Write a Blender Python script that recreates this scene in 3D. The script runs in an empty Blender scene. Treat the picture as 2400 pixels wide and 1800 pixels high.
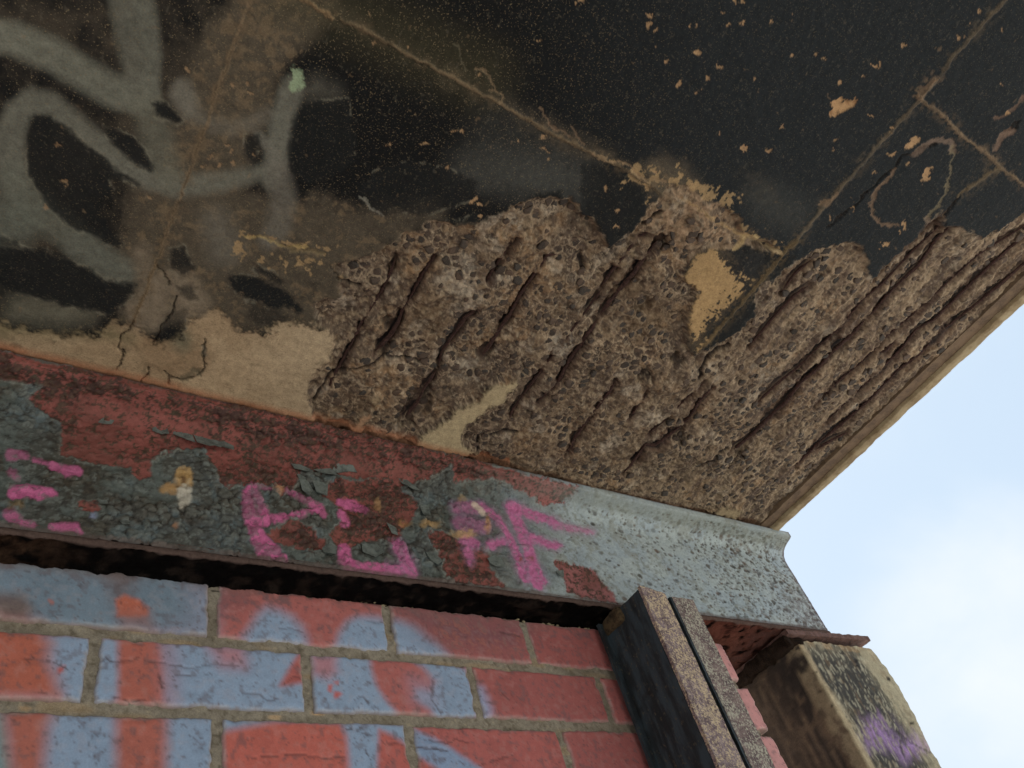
import bpy, math, random
import numpy as np
from mathutils import Matrix, Vector

# ------------------------------------------------------------------ camera, sky, sun, exposure
scene = bpy.context.scene
C = scene.collection
FOC = 1834.0
CR = np.array([[0.8205256967786266, -0.5128128136592204, -0.2525086125285106],
               [0.24543465696424152, 0.7150295430978746, -0.6545949752771478],
               [0.5162358089236011, 0.47513763336969894, 0.7125621509319987]])
cam_d = bpy.data.cameras.new('camera')
cam = bpy.data.objects.new('camera', cam_d)
C.objects.link(cam)
cam_d.sensor_fit = 'HORIZONTAL'
cam_d.sensor_width = 36.0
cam_d.lens = FOC / 2400 * 36.0
cam_d.clip_start = 0.01
cam_d.clip_end = 2000
r_, u_, b_ = CR[0], -CR[1], -CR[2]
cam.matrix_world = Matrix(((r_[0], u_[0], b_[0], 0), (r_[1], u_[1], b_[1], 0), (r_[2], u_[2], b_[2], 0), (0, 0, 0, 1)))
scene.camera = cam

SUN = Vector((0.42, 0.60, 0.80)).normalized()
world = bpy.data.worlds.new('World')
scene.world = world
world.use_nodes = True
SKY_STRENGTH = 0.05
EXPOSURE = 1.65
SUN_POWER = 5.0

sun_d = bpy.data.lights.new('sun', 'SUN')
sun_d.energy = SUN_POWER
sun_d.angle = math.radians(0.6)
sun_d.color = (1.0, 0.975, 0.94)
sun = bpy.data.objects.new('sun', sun_d)
C.objects.link(sun)
sun.rotation_euler = SUN.to_track_quat('Z', 'Y').to_euler()

scene.view_settings.view_transform = 'Standard'
scene.view_settings.look = 'None'
scene.view_settings.exposure = EXPOSURE
scene.view_settings.gamma = 1.0
scene.view_settings.use_curve_mapping = False
scene.cycles.use_denoising = True
scene.cycles.max_bounces = 6
scene.cycles.diffuse_bounces = 4

rs = np.random.RandomState(7)
random.seed(7)

# ------------------------------------------------------------------ node helper
class NT:
    def __init__(s, tree):
        s.t = tree
        s.n = tree.nodes
        s.n.clear()
    def new(s, typ, **kw):
        nd = s.n.new(typ)
        for k, v in kw.items():
            setattr(nd, k, v)
        return nd
    def put(s, sock, v):
        if v is None:
            return
        if isinstance(v, bpy.types.NodeSocket):
            s.t.links.new(v, sock)
        else:
            if hasattr(sock.default_value, '__len__'):
                n = len(sock.default_value)
                if not hasattr(v, '__len__'):
                    v = (v,) * 3
                v = tuple(v)
                v = (v + (1.0,))[:n] if len(v) < n else v[:n]
            sock.default_value = v
    def coord(s):
        return s.new('ShaderNodeTexCoord').outputs['Object']
    def geo(s):
        return s.new('ShaderNodeNewGeometry').outputs['Position']
    def vmul(s, v, sc):
        nd = s.new('ShaderNodeVectorMath', operation='MULTIPLY')
        s.put(nd.inputs[0], v); s.put(nd.inputs[1], sc)
        return nd.outputs[0]
    def noise(s, v, sc, det=4, rough=.6, dist=0, out='Fac'):
        nd = s.new('ShaderNodeTexNoise')
        s.put(nd.inputs['Vector'], v)
        nd.inputs['Scale'].default_value = sc
        nd.inputs['Detail'].default_value = det
        nd.inputs['Roughness'].default_value = rough
        nd.inputs['Distortion'].default_value = dist
        return nd.outputs[out]
    def voro(s, v, sc, feature='F1', out='Distance', rnd=1):
        nd = s.new('ShaderNodeTexVoronoi', feature=feature)
        s.put(nd.inputs['Vector'], v)
        nd.inputs['Scale'].default_value = sc
        nd.inputs['Randomness'].default_value = rnd
        return nd.outputs[out]
    def m(s, op, a, b=None, c=None, clamp=False):
        nd = s.new('ShaderNodeMath', operation=op, use_clamp=clamp)
        s.put(nd.inputs[0], a); s.put(nd.inputs[1], b)
        if c is not None:
            s.put(nd.inputs[2], c)
        return nd.outputs[0]
    def step(s, v, lo, hi, a=0.0, b=1.0):
        nd = s.new('ShaderNodeMapRange', interpolation_type='SMOOTHSTEP')
        s.put(nd.inputs[0], v)
        for i, x in enumerate((lo, hi, a, b)):
            s.put(nd.inputs[i + 1], x)
        return nd.outputs[0]
    def mix(s, f, a, b, mode='MIX'):
        nd = s.new('ShaderNodeMix', data_type='RGBA', blend_type=mode)
        s.put(nd.inputs[0], f); s.put(nd.inputs[6], a); s.put(nd.inputs[7], b)
        return nd.outputs[2]
    def attr(s, name, out='Fac'):
        nd = s.new('ShaderNodeAttribute', attribute_name=name)
        return nd.outputs[out]
    def bump(s, h, strength, dist, normal=None):
        nd = s.new('ShaderNodeBump')
        nd.inputs['Strength'].default_value = strength
        nd.inputs['Distance'].default_value = dist
        s.put(nd.inputs['Height'], h)
        if normal is not None:
            s.put(nd.inputs['Normal'], normal)
        return nd.outputs[0]
    def finish(s, col, rough=.85, normal=None, spec=.3):
        b = s.new('ShaderNodeBsdfPrincipled')
        s.put(b.inputs['Base Color'], col)
        s.put(b.inputs['Roughness'], rough)
        b.inputs['Specular IOR Level'].default_value = spec
        if normal is not None:
            s.put(b.inputs['Normal'], normal)
        o = s.new('ShaderNodeOutputMaterial')
        s.t.links.new(b.outputs[0], o.inputs[0])

def material(name):
    mt = bpy.data.materials.new(name)
    mt.use_nodes = True
    return mt, NT(mt.node_tree)

def lin(r, g, b):
    return tuple(((x / 255) / 12.92 if x < 10.3 else ((x / 255 + .055) / 1.055) ** 2.4) for x in (r, g, b))

# sky: clear-day sky with thin bright cloud
w = NT(world.node_tree)
skyn = w.new('ShaderNodeTexSky', sky_type='NISHITA')
skyn.sun_disc = False
skyn.sun_elevation = math.asin(SUN.z)
skyn.sun_rotation = math.atan2(SUN.x, SUN.y)
skyn.air_density = 1.0
skyn.dust_density = 2.0
gen = w.new('ShaderNodeTexCoord').outputs['Generated']
c1 = w.noise(w.vmul(gen, (1.0, 1.0, 1.3)), 3.1, 6, .55, .4)
c2 = w.noise(w.vmul(gen, (1, 1, 1.6)), 5.5, 3, .5, .5)
dot = w.new('ShaderNodeVectorMath', operation='DOT_PRODUCT')
w.put(dot.inputs[0], gen)
cd = CR.T @ np.array([2390 - 1200, 1560 - 900, FOC]); cd /= np.linalg.norm(cd)
w.put(dot.inputs[1], tuple(cd))
puff = w.step(dot.outputs['Value'], .975, .999)
cf = w.m('ADD', w.m('MULTIPLY', c1, .50), w.m('MULTIPLY', c2, .22))
cf = w.m('ADD', cf, w.m('MULTIPLY', puff, .26))
cm = w.step(cf, .30, .84)
cloudcol = w.mix(cm, (4.35, 5.3, 6.3), (6.4, 6.6, 6.8))
skyc = w.mix(w.step(cf, .15, .6, .84, .98), skyn.outputs[0], cloudcol)
bg = w.new('ShaderNodeBackground')
w.put(bg.inputs[0], skyc)
bg.inputs[1].default_value = SKY_STRENGTH
w.t.links.new(bg.outputs[0], w.new('ShaderNodeOutputWorld').inputs[0])

# ------------------------------------------------------------------ numeric tools
TAB = rs.rand(64, 64, 64).astype(np.float32)
def vnoise(x, y, z=0.0):
    x, y = np.asarray(x, np.float64), np.asarray(y, np.float64)
    z = np.broadcast_to(np.asarray(z, np.float64), x.shape)
    xi, yi, zi = np.floor(x), np.floor(y), np.floor(z)
    fx, fy, fz = x - xi, y - yi, z - zi
    fx, fy, fz = (t * t * (3 - 2 * t) for t in (fx, fy, fz))
    xi, yi, zi = (t.astype(np.int64) for t in (xi, yi, zi))
    x0, x1, y0, y1, z0, z1 = xi & 63, (xi + 1) & 63, yi & 63, (yi + 1) & 63, zi & 63, (zi + 1) & 63
    def L(yy, zz):
        a = TAB[x0, yy, zz]
        return a + (TAB[x1, yy, zz] - a) * fx
    a = L(y0, z0); a = a + (L(y1, z0) - a) * fy
    if np.any(fz):
        b = L(y0, z1); b = b + (L(y1, z1) - b) * fy
        a = a + (b - a) * fz
    return a
def fbm(x, y, z=0.0, f=1.0, oct=4, gain=.5, seed=0):
    s, a, t = 0, 1.0, 0
    for i in range(oct):
        s = s + a * vnoise(x * f + 13.7 * i + seed * 5.3, y * f + 7.1 * i + seed * 3.1, z * f if np.any(z) else seed * 1.0)
        t += a; a *= gain; f *= 2.03
    return s / t
def sm(a, lo, hi):
    t = np.clip((a - lo) / (hi - lo), 0, 1)
    return t * t * (3 - 2 * t)

def project(V):
    c = V @ CR.T
    bad = c[:, 2] < .12
    z = np.where(bad, 1, c[:, 2])
    U = np.stack([1200 + FOC * c[:, 0] / z, 900 + FOC * c[:, 1] / z], 1)
    U[bad] = 1e5
    return U
def unp(p, ax, val):
    d = CR.T @ np.array([p[0] - 1200, p[1] - 900, FOC])
    return d * val / d[ax]
FR = {'A': (0, 0, 2.765), 'B': (800, 0, 2.765), 'D': (1600, 0, 2.765), 'E': (0, 600, 2.765), 'F': (700, 450, 2.765),
      'H': (1400, 450, 2.765), 'J': (0, 1200, 2.765), 'K': (500, 950, 2.765), 'L': (800, 1200, 2.765),
      'N': (1350, 1200, 2.765), 'P': (1000, 800, 2.765), 'Q': (1600, 1000, 2.765), 'b': (0, 1300, 3.456),
      'c': (560, 1320, 3.456), 'e': (0, 1000, 4.608), 'g': (900, 1280, 4.424), 'h': (1900, 1400, 4.424), 'G': (0, 0, 1 / 1.085)}
def q(frame, *pts):
    ox, oy, k = FR[frame]
    return np.array([(ox + x / k, oy + y / k) for x, y in pts])
def cat(*a):
    return np.concatenate(a, 0)

def segd(P, a, b):
    ab = b - a
    t = np.clip(((P - a) @ ab) / (ab @ ab + 1e-9), 0, 1)
    d = P - a - t[:, None] * ab
    return np.sqrt((d * d).sum(1)), t
def poly(U, pts, mg=60.):
    """signed distance in map units, positive inside"""
    out = np.full(len(U), -mg)
    lo, hi = pts.min(0) - mg, pts.max(0) + mg
    ix = np.nonzero((U[:, 0] > lo[0]) & (U[:, 0] < hi[0]) & (U[:, 1] > lo[1]) & (U[:, 1] < hi[1]))[0]
    if len(ix) == 0:
        return out
    P = U[ix]
    d = np.full(len(ix), 1e9); ins = np.zeros(len(ix), bool)
    n = len(pts)
    for i in range(n):
        a, b = pts[i], pts[(i + 1) % n]
        d = np.minimum(d, segd(P, a, b)[0])
        if a[1] != b[1]:
            c = (a[1] > P[:, 1]) != (b[1] > P[:, 1])
            ins ^= c & (P[:, 0] < (b[0] - a[0]) * (P[:, 1] - a[1]) / (b[1] - a[1]) + a[0])
    out[ix] = np.where(ins, d, -np.minimum(d, mg))
    return out
def line(U, pts, w, mg=60.):
    """w (half width, scalar or per point) minus distance to the polyline"""
    w = np.broadcast_to(np.asarray(w, float), (len(pts),))
    out = np.full(len(U), -mg)
    m2 = mg + w.max()
    for i in range(len(pts) - 1):
        a, b = pts[i], pts[i + 1]
        lo, hi = np.minimum(a, b) - m2, np.maximum(a, b) + m2
        ix = np.nonzero((U[:, 0] > lo[0]) & (U[:, 0] < hi[0]) & (U[:, 1] > lo[1]) & (U[:, 1] < hi[1]))[0]
        if len(ix):
            d, t = segd(U[ix], a, b)
            out[ix] = np.maximum(out[ix], np.maximum(w[i] * (1 - t) + w[i + 1] * t - d, -mg))
    return out
def spot(U, c, rx, ry=None, ang=0):
    ry = ry or rx
    d = U - np.asarray(c)
    ca, sa = math.cos(ang), math.sin(ang)
    x, y = d[:, 0] * ca + d[:, 1] * sa, -d[:, 0] * sa + d[:, 1] * ca
    return (1 - np.sqrt((x / rx) ** 2 + (y / ry) ** 2)) * min(rx, ry)
def lay(col, wgt, c, alpha=1.0):
    wgt = np.clip(wgt * alpha, 0, 1)[:, None]
    col += (np.asarray(c, float) - col) * wgt

# ------------------------------------------------------------------ mesh tools
SAT = .88
def link(name, me, mat=None, parent=None):
    o = bpy.data.objects.new(name, me)
    C.objects.link(o)
    if mat and len(me.materials) == 0:
        me.materials.append(mat)
    if parent:
        o.parent = parent
    return o
def raw_mesh(name, V, F, smooth=False, col=None, attrs=None):
    me = bpy.data.meshes.new(name)
    V = np.asarray(V, np.float32); 
    if isinstance(F, np.ndarray):
        n = len(F); k = F.shape[1]
        me.vertices.add(len(V)); me.vertices.foreach_set('co', V.ravel())
        me.loops.add(n * k); me.loops.foreach_set('vertex_index', F.astype(np.int32).ravel())
        me.polygons.add(n); me.polygons.foreach_set('loop_start', np.arange(0, n * k, k, dtype=np.int32))
        me.update(calc_edges=True)
    else:
        me.from_pydata([tuple(v) for v in V.tolist()], [], F)
    if smooth:
        me.polygons.foreach_set('use_smooth', np.ones(len(me.polygons), bool))
    if col is not None:
        lum_ = (np.asarray(col) @ np.array([.25, .6, .15]))[:, None]
        col = lum_ + (np.asarray(col) - lum_) * SAT
        a = me.attributes.new('paint', 'FLOAT_COLOR', 'POINT')
        c4 = np.ones((len(V), 4), np.float32); c4[:, :3] = col
        a.data.foreach_set('color', c4.ravel())
    for k_, v in (attrs or {}).items():
        a = me.attributes.new(k_, 'FLOAT', 'POINT')
        a.data.foreach_set('value', np.asarray(v, np.float32))
    me.update()
    return me
def gridF(nu, nv, flip=False):
    i, j = np.meshgrid(np.arange(nu - 1), np.arange(nv - 1), indexing='ij')
    a = (i * nv + j).ravel()
    F = np.stack([a, a + 1, a + nv + 1, a + nv], 1)
    return F[:, ::-1] if flip else F
def rough_box(x0, x1, y0, y1, z0, z1, step, amp=0.0, f=80., seed=0, r=0.0):
    """closed box of fine quads, its surface pushed about by noise; r rounds the edges"""
    Vs, Fs, off = [], [], 0
    def ax(a, b):
        return np.linspace(a, b, max(2, int(round(abs(b - a) / step)) + 1))
    X, Y, Z = ax(x0, x1), ax(y0, y1), ax(z0, z1)
    for a, b, fn, fl in ((X, Z, lambda u, v: (u, np.full_like(u, y0), v), True), (X, Z, lambda u, v: (u, np.full_like(u, y1), v), False),
                         (Y, Z, lambda u, v: (np.full_like(u, x0), u, v), False), (Y, Z, lambda u, v: (np.full_like(u, x1), u, v), True),
                         (X, Y, lambda u, v: (u, v, np.full_like(u, z0)), False), (X, Y, lambda u, v: (u, v, np.full_like(u, z1)), True)):
        u, v = np.meshgrid(a, b, indexing='ij')
        Vs.append(np.stack([t.ravel() for t in fn(u, v)], 1))
        Fs.append(gridF(len(a), len(b), fl) + off); off += len(a) * len(b)
    V, F = np.concatenate(Vs), np.concatenate(Fs)
    if r:
        cc = np.clip(V, [x0 + r, y0 + r, z0 + r], [x1 - r, y1 - r, z1 - r])
        d = V - cc; n = np.sqrt((d * d).sum(1)) + 1e-9
        V = cc + d / n[:, None] * r
    if amp:
        N = np.stack([fbm(V[:, 0], V[:, 1], V[:, 2], f=f, oct=3, seed=seed + k) - .5 for k in range(3)], 1)
        V = V + N * 2 * amp
    return V, F
def tag(o, label=None, cat=None, group=None, kind=None):
    for k, v in (('label', label), ('category', cat), ('group', group), ('kind', kind)):
        if v:
            o[k] = v
    return o
def empty(name, loc=(0, 0, 0)):
    o = bpy.data.objects.new(name, None)
    o.empty_display_size = .1
    C.objects.link(o)
    o.location = loc
    return o
def adopt(child, par):
    child.parent = par
    child.matrix_parent_inverse = Matrix.Translation(-Vector(par.location))
    return child

# ------------------------------------------------------------------ materials
def painted(name, grain=.5, scale=700, bump=.35, bdist=.0012, rough=.85, spec=.25, speck=0.0, speckcol=(.3, .25, .18)):
    mt, n = material(name)
    p = n.coord()
    c = n.attr('paint', 'Color')
    g1 = n.noise(p, scale, 5, .7)
    g2 = n.noise(p, scale * .22, 5, .65)
    k = n.m('ADD', n.m('MULTIPLY', n.m('SUBTRACT', g1, .5), grain * 2.4), n.m('ADD', n.m('MULTIPLY', n.m('SUBTRACT', g2, .5), grain * 1.8), 1.0))
    c = n.mix(1.0, c, n.mix(1.0, (0, 0, 0), k, 'ADD'), 'MULTIPLY')
    if speck:
        v = n.noise(p, scale * 1.1, 2, .5)
        s = n.m('MULTIPLY', n.step(v, .60, .70), n.attr('speck'))
        c = n.mix(n.m('MULTIPLY', s, speck), c, speckcol)
    h = n.m('ADD', n.m('MULTIPLY', g1, .5), g2)
    n.finish(c, rough, n.bump(h, bump, bdist), spec)
    return mt
M_soffit = painted('weathered_concrete_soffit', .50, 520, .55, .0016, .9, .18, .8, lin(120, 105, 80))
M_beam = painted('flaking_painted_steel', .42, 600, .5, .0014, .72, .3)
M_brick = painted('spray_painted_brick', .22, 480, .45, .0010, .75, .3)
M_mortar = painted('rough_mortar', .5, 650, .8, .0016, .95, .1)
M_pillar = painted('lichened_concrete', .5, 420, .6, .0018, .9, .15)

def simple(name, c0, c1, scale=60, rough=.85, bump=.5, bd=.002, c2=None, lo=.4, hi=.62, spec=.25):
    mt, n = material(name)
    p = n.coord()
    a = n.noise(p, scale, 6, .65)
    b = n.noise(p, scale * 5, 4, .7)
    c = n.mix(n.step(a, lo, hi), c0, c1)
    c = n.mix(n.step(b, .35, .7, 0, .6), c, c2 or c0)
    h = n.m('ADD', a, n.m('MULTIPLY', b, .4))
    n.finish(c, rough, n.bump(h, bump, bd), spec)
    return mt
M_rebar = simple('corroded_rebar', lin(72, 52, 48), lin(40, 30, 32), 260, .9, 1.0, .004, lin(104, 78, 64), spec=.1)
M_scale = simple('rust_scale_crack_shade', lin(38, 30, 24), lin(20, 17, 15), 90, .95, 1.0, .006, lin(64, 46, 34), spec=.08)
M_under = simple('red_brown_rusty_plate', lin(110, 68, 54), lin(72, 46, 40), 60, .9, .7, .003, lin(48, 34, 32), spec=.1)
M_plate = simple('rusty_bearing_plate', lin(104, 84, 80), lin(66, 52, 50), 80, .85, .8, .002, lin(128, 84, 62))
M_flake = simple('lifted_grey_paint', lin(104, 110, 104), lin(70, 74, 70), 90, .75, .4, .001, lin(112, 116, 108))
M_body = simple('plain_concrete', lin(150, 140, 120), lin(120, 110, 95), 8, .9, .4, .002)
M_lip = simple('tan_concrete_lip', lin(158, 142, 112), lin(122, 104, 78), 34, .9, .5, .002, lin(142, 122, 92))

mt, n = material('dark_aggregate')
oi = n.new('ShaderNodeObjectInfo').outputs['Random']
p = n.coord()
vc = n.voro(n.geo(), 70, out='Color')
sv = n.new('ShaderNodeSeparateColor'); n.put(sv.inputs[0], vc)
cA = n.mix(sv.outputs[0], lin(42, 37, 33), lin(86, 69, 56))
cA = n.mix(n.step(sv.outputs[1], .72, .8), cA, lin(54, 49, 44))
nn = n.noise(n.geo(), 900, 4, .7)
cA = n.mix(n.step(nn, .45, .75, 0, .5), cA, lin(120, 102, 82))
n.finish(cA, .75, n.bump(nn, .4, .001), .3)
M_stone = mt

def rusty_steel(name, base, dark, cream, s=1.0):
    mt, n = material(name)
    p = n.coord()
    a = n.noise(p, 42 * s, 5, .6)
    b = n.noise(p, 230 * s, 5, .75)
    v = n.noise(p, 300 * s, 3, .6)
    c = n.mix(n.step(a, .35, .65), base, dark)
    c = n.mix(n.step(n.m('ADD', b, n.m('MULTIPLY', n.m('SUBTRACT', n.noise(p, 30 * s, 3, .6), .5), .35)), .47, .56, 0, .9), c, cream)
    c = n.mix(n.m('MULTIPLY', n.step(v, .50, .62, 0, .75), n.step(n.noise(p, 26, 4, .6), .35, .6, .35, 1.0)), c, lin(66, 52, 54))
    c = n.mix(n.step(n.noise(p, 55, 4, .65), .58, .70, 0, .55), c, dark)
    n.finish(c, .8, n.bump(n.m('ADD', b, n.m('MULTIPLY', v, .8)), .9, .0022), .25)
    return mt
M_rustA = rusty_steel('purple_rusted_flange', lin(150, 132, 132), lin(112, 94, 96), lin(206, 184, 150), 1.2)
M_rustB = rusty_steel('paler_rusted_flange', lin(136, 116, 110), lin(98, 80, 80), lin(184, 178, 158), 1.2)
mt, n = material('blue_black_paint_and_slot_shade')
p = n.coord()
st = n.noise(n.vmul(p, (1, 1, .22)), 60, 5, .65)
c = n.mix(n.step(st, .38, .62), lin(54, 64, 70), lin(32, 36, 38))
e = n.noise(p, 130, 5, .7)
c = n.mix(n.step(e, .56, .68, 0, .8), c, lin(86, 76, 62))
c = n.mix(n.step(n.noise(p, 26, 4, .6), .58, .72, 0, .7), c, lin(26, 22, 18))
n.finish(c, .6, n.bump(n.m('ADD', st, e), .4, .0015), .3)
M_dark = mt
mt, n = material('pale_ground')
p = n.coord()
c = n.mix(n.step(n.noise(p, .7, 6, .6), .35, .65), lin(170, 169, 165), lin(142, 141, 138))
c = n.mix(n.step(n.noise(p, 60, 3, .6), .4, .7, 0, .35), c, lin(110, 104, 96))
n.finish(c, .95, n.bump(n.noise(p, 80, 4, .6), .4, .01), .1)
M_ground = mt

# ------------------------------------------------------------------ ground
GZ = -1.5
xs = np.concatenate([np.linspace(-300, -12, 12), np.linspace(-10, 10, 41), np.linspace(12, 300, 12)])
gx, gy = np.meshgrid(xs, xs, indexing='ij')
gz = GZ + .01 * (fbm(gx, gy, f=1.3, oct=3) - .5)
me = raw_mesh('ground', np.stack([gx.ravel(), gy.ravel(), gz.ravel()], 1), gridF(len(xs), len(xs), True), True)
tag(link('ground', me, M_ground), kind='structure')

# ------------------------------------------------------------------ concrete slab: soffit
SZ = 0.84
slab = empty('concrete_slab', (0.0, -.4, SZ))
tag(slab, 'soot-blackened concrete slab overhead, spalled to bare aggregate and rusted rebar near the beam', 'concrete slab', kind='thing')

fx = np.concatenate([np.linspace(-2.4, -.22, 24), np.arange(-.20, .80, .00145), np.arange(.80, 1.3505, .0019)])
fy = np.concatenate([np.linspace(-1.6, -.32, 18), np.arange(-.30, .735, .0015), [.75, .80]])
gx, gy = np.meshgrid(fx, fy, indexing='ij')
x, y = gx.ravel(), gy.ravel()
N = len(x)
U0 = project(np.stack([x, y, np.full(N, SZ)], 1))
n1 = fbm(x, y, f=18, oct=5, seed=1); n2 = fbm(x, y, f=18, oct=5, seed=2)
m1 = fbm(x, y, f=95, oct=4, gain=.6, seed=3); m2 = fbm(x, y, f=95, oct=4, gain=.6, seed=4)
g1 = fbm(x, y, f=260, oct=2, gain=.7, seed=5)
Uw = U0 + np.stack([(n1 - .5) * 20 + (m1 - .5) * 34, (n2 - .5) * 20 + (m2 - .5) * 34], 1)      # ragged
Us = U0 + np.stack([(n1 - .5) * 12 + (m1 - .5) * 18, (n2 - .5) * 12 + (m2 - .5) * 18], 1)      # gently ragged
Uc = U0 + np.stack([(m1 - .5) * 16 + (g1 - .5) * 6, (m2 - .5) * 16 - (g1 - .5) * 6], 1)        # for cracks

right = sm(U0[:, 0], 1100, 1800)
col = np.zeros((N, 3)); col += lin(18, 18, 18)
lay(col, right, lin(32, 36, 38))
speck = .35 + .5 * (1 - right)
# brown film, top left and in bands
br = np.zeros(N)
br = np.maximum(br, sm(1 - U0[:, 0] / 1000, 0, .7) * sm(U0[:, 1], -200, 60) * sm(900 - U0[:, 1], 0, 200) * .55)
for pts, s_, a_ in ((q('A', (1900, -50), (1600, 300), (1450, 700), (1330, 1100), (1150, 1500)), 110, .95),
                    (q('A', (1000, 1350), (1500, 1450), (2212, 1560)), 85, .9),
                    (q('E', (1000, 50), (1300, 200), (2150, 150)), 110, .9),
                    (q('B', (-100, 40), (700, 480), (1350, 850), (2000, 1150)), 26, .65),
                    (q('B', (-100, 1350), (250, 1520), (520, 1430)), 60, .8),
                    (q('B', (2050, 1150), (2212, 1250)), 55, .9),
                    (q('H', (1050, -80), (1200, 100)), 40, .45)):
    sd = line(Us, pts, s_, 90)
    br = np.maximum(br, sm(sd, -55, 40) * a_)
bn = sm(br + (n1 - .5) * .9 + (m1 - .5) * .5, .25, .85) * br
lay(col, bn, lin(84, 74, 59))
speck = np.maximum(speck, bn)
lay(col, sm(br + (m2 - .5) * 1.6 + (g1 - .5) * .6, .95, 1.25) * sm(br, .3, .7), lin(128, 106, 76), .45)
# olive tint by the long joint
lay(col, sm(line(Us, q('B', (-300, -60), (400, 260), (900, 480)), 30, 120), -110, 20), lin(70, 64, 40), .45)
# grey dusty smears
for pts, s_, a_ in ((q('B', (850, 1100), (1500, 1180)), 30, .55), (q('B', (1000, 850), (1300, 1050)), 40, .25), (q('H', (1100, 60), (1250, 130)), 20, .35)):
    lay(col, sm(line(Us, pts, s_, 120), -70, 30), lin(78, 78, 72), a_)

# spray strokes (grey-green)
strokes = [
 (q('A', (-200, 200), (100, 250), (350, 360), (560, 490), (760, 600), (930, 640)), [34, 36, 36, 34, 36, 34], lin(112, 114, 98), .74, 12),
 (q('A', (760, -150), (800, 100), (850, 330), (900, 560)), [27, 27, 27, 22], lin(102, 102, 88), .62, 10),
 (q('A', (900, -150), (950, 120), (985, 350), (980, 600)), [22, 24, 21, 18], lin(106, 108, 94), .66, 8),
 (q('A', (90, 1180), (60, 900), (110, 730), (210, 650), (330, 680), (480, 800), (650, 940), (800, 1080), (950, 1160), (1150, 1200), (1400, 1190), (1650, 1130), (1810, 1080)),
    [34, 34, 28, 27, 26, 23, 22, 20, 21, 24, 21, 15, 10], lin(108, 108, 94), .68, 10),
 (q('A', (90, 1150), (180, 1300), (330, 1420), (500, 1560), (650, 1680), (800, 1760)), [34, 36, 36, 34, 30, 24], lin(92, 98, 84), .62, 14),
 (q('A', (-150, 1480), (100, 1430)), [60, 52], lin(88, 98, 86), .66, 26),
 (q('A', (950, 690), (1010, 880), (1060, 1050), (1130, 1180)), [30, 34, 32, 26], lin(98, 98, 80), .55, 14),
 (q('A', (1180, 590), (1240, 730), (1350, 800), (1500, 830), (1640, 800), (1740, 740)), [22, 18, 14, 15, 14, 14], lin(104, 94, 80), .55, 12),
 (q('A', (1180, 600), (1220, 680)), [24, 22], lin(112, 106, 94), .6, 12),
 (q('A', (1890, 560), (1830, 780), (1790, 1000), (1760, 1160)), [24, 25, 25, 20], lin(96, 96, 84), .78, 9),
 (q('A', (1800, 1100), (1840, 1300), (1800, 1480), (1740, 1560)), [24, 26, 26, 20], lin(100, 92, 82), .6, 12),
 (q('A', (1900, 600), (2060, 570), (2160, 600)), [10, 20, 10], lin(88, 84, 72), .45, 26),
 (q('A', (1400, 1440), (1460, 1620)), [30, 34], lin(104, 96, 84), .5, 22),
 (q('A', (1680, 880), (1790, 1030)), [10, 12], lin(112, 108, 96), .7, 5),
 (q('E', (120, 340), (400, 370), (560, 380)), [26, 26, 12], lin(98, 92, 70), .75, 26),
 (q('E', (520, -60), (800, 130)), [28, 24], lin(82, 88, 78), .6, 18)]
for pts, wd, cc, al, so in strokes:
    sd = line(U0 + (Us - U0) * .35, pts, wd, 80)
    w_ = sm(sd, -so * 1.6, so * 1.2) * (.82 + .36 * m1) * (.9 + .35 * n2)
    lay(col, w_, (np.array(cc) + np.array(lin(114, 110, 96))) * .50, min(.93, al * 1.1))
    speck *= 1 - .3 * sm(sd, -so, so)
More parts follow.
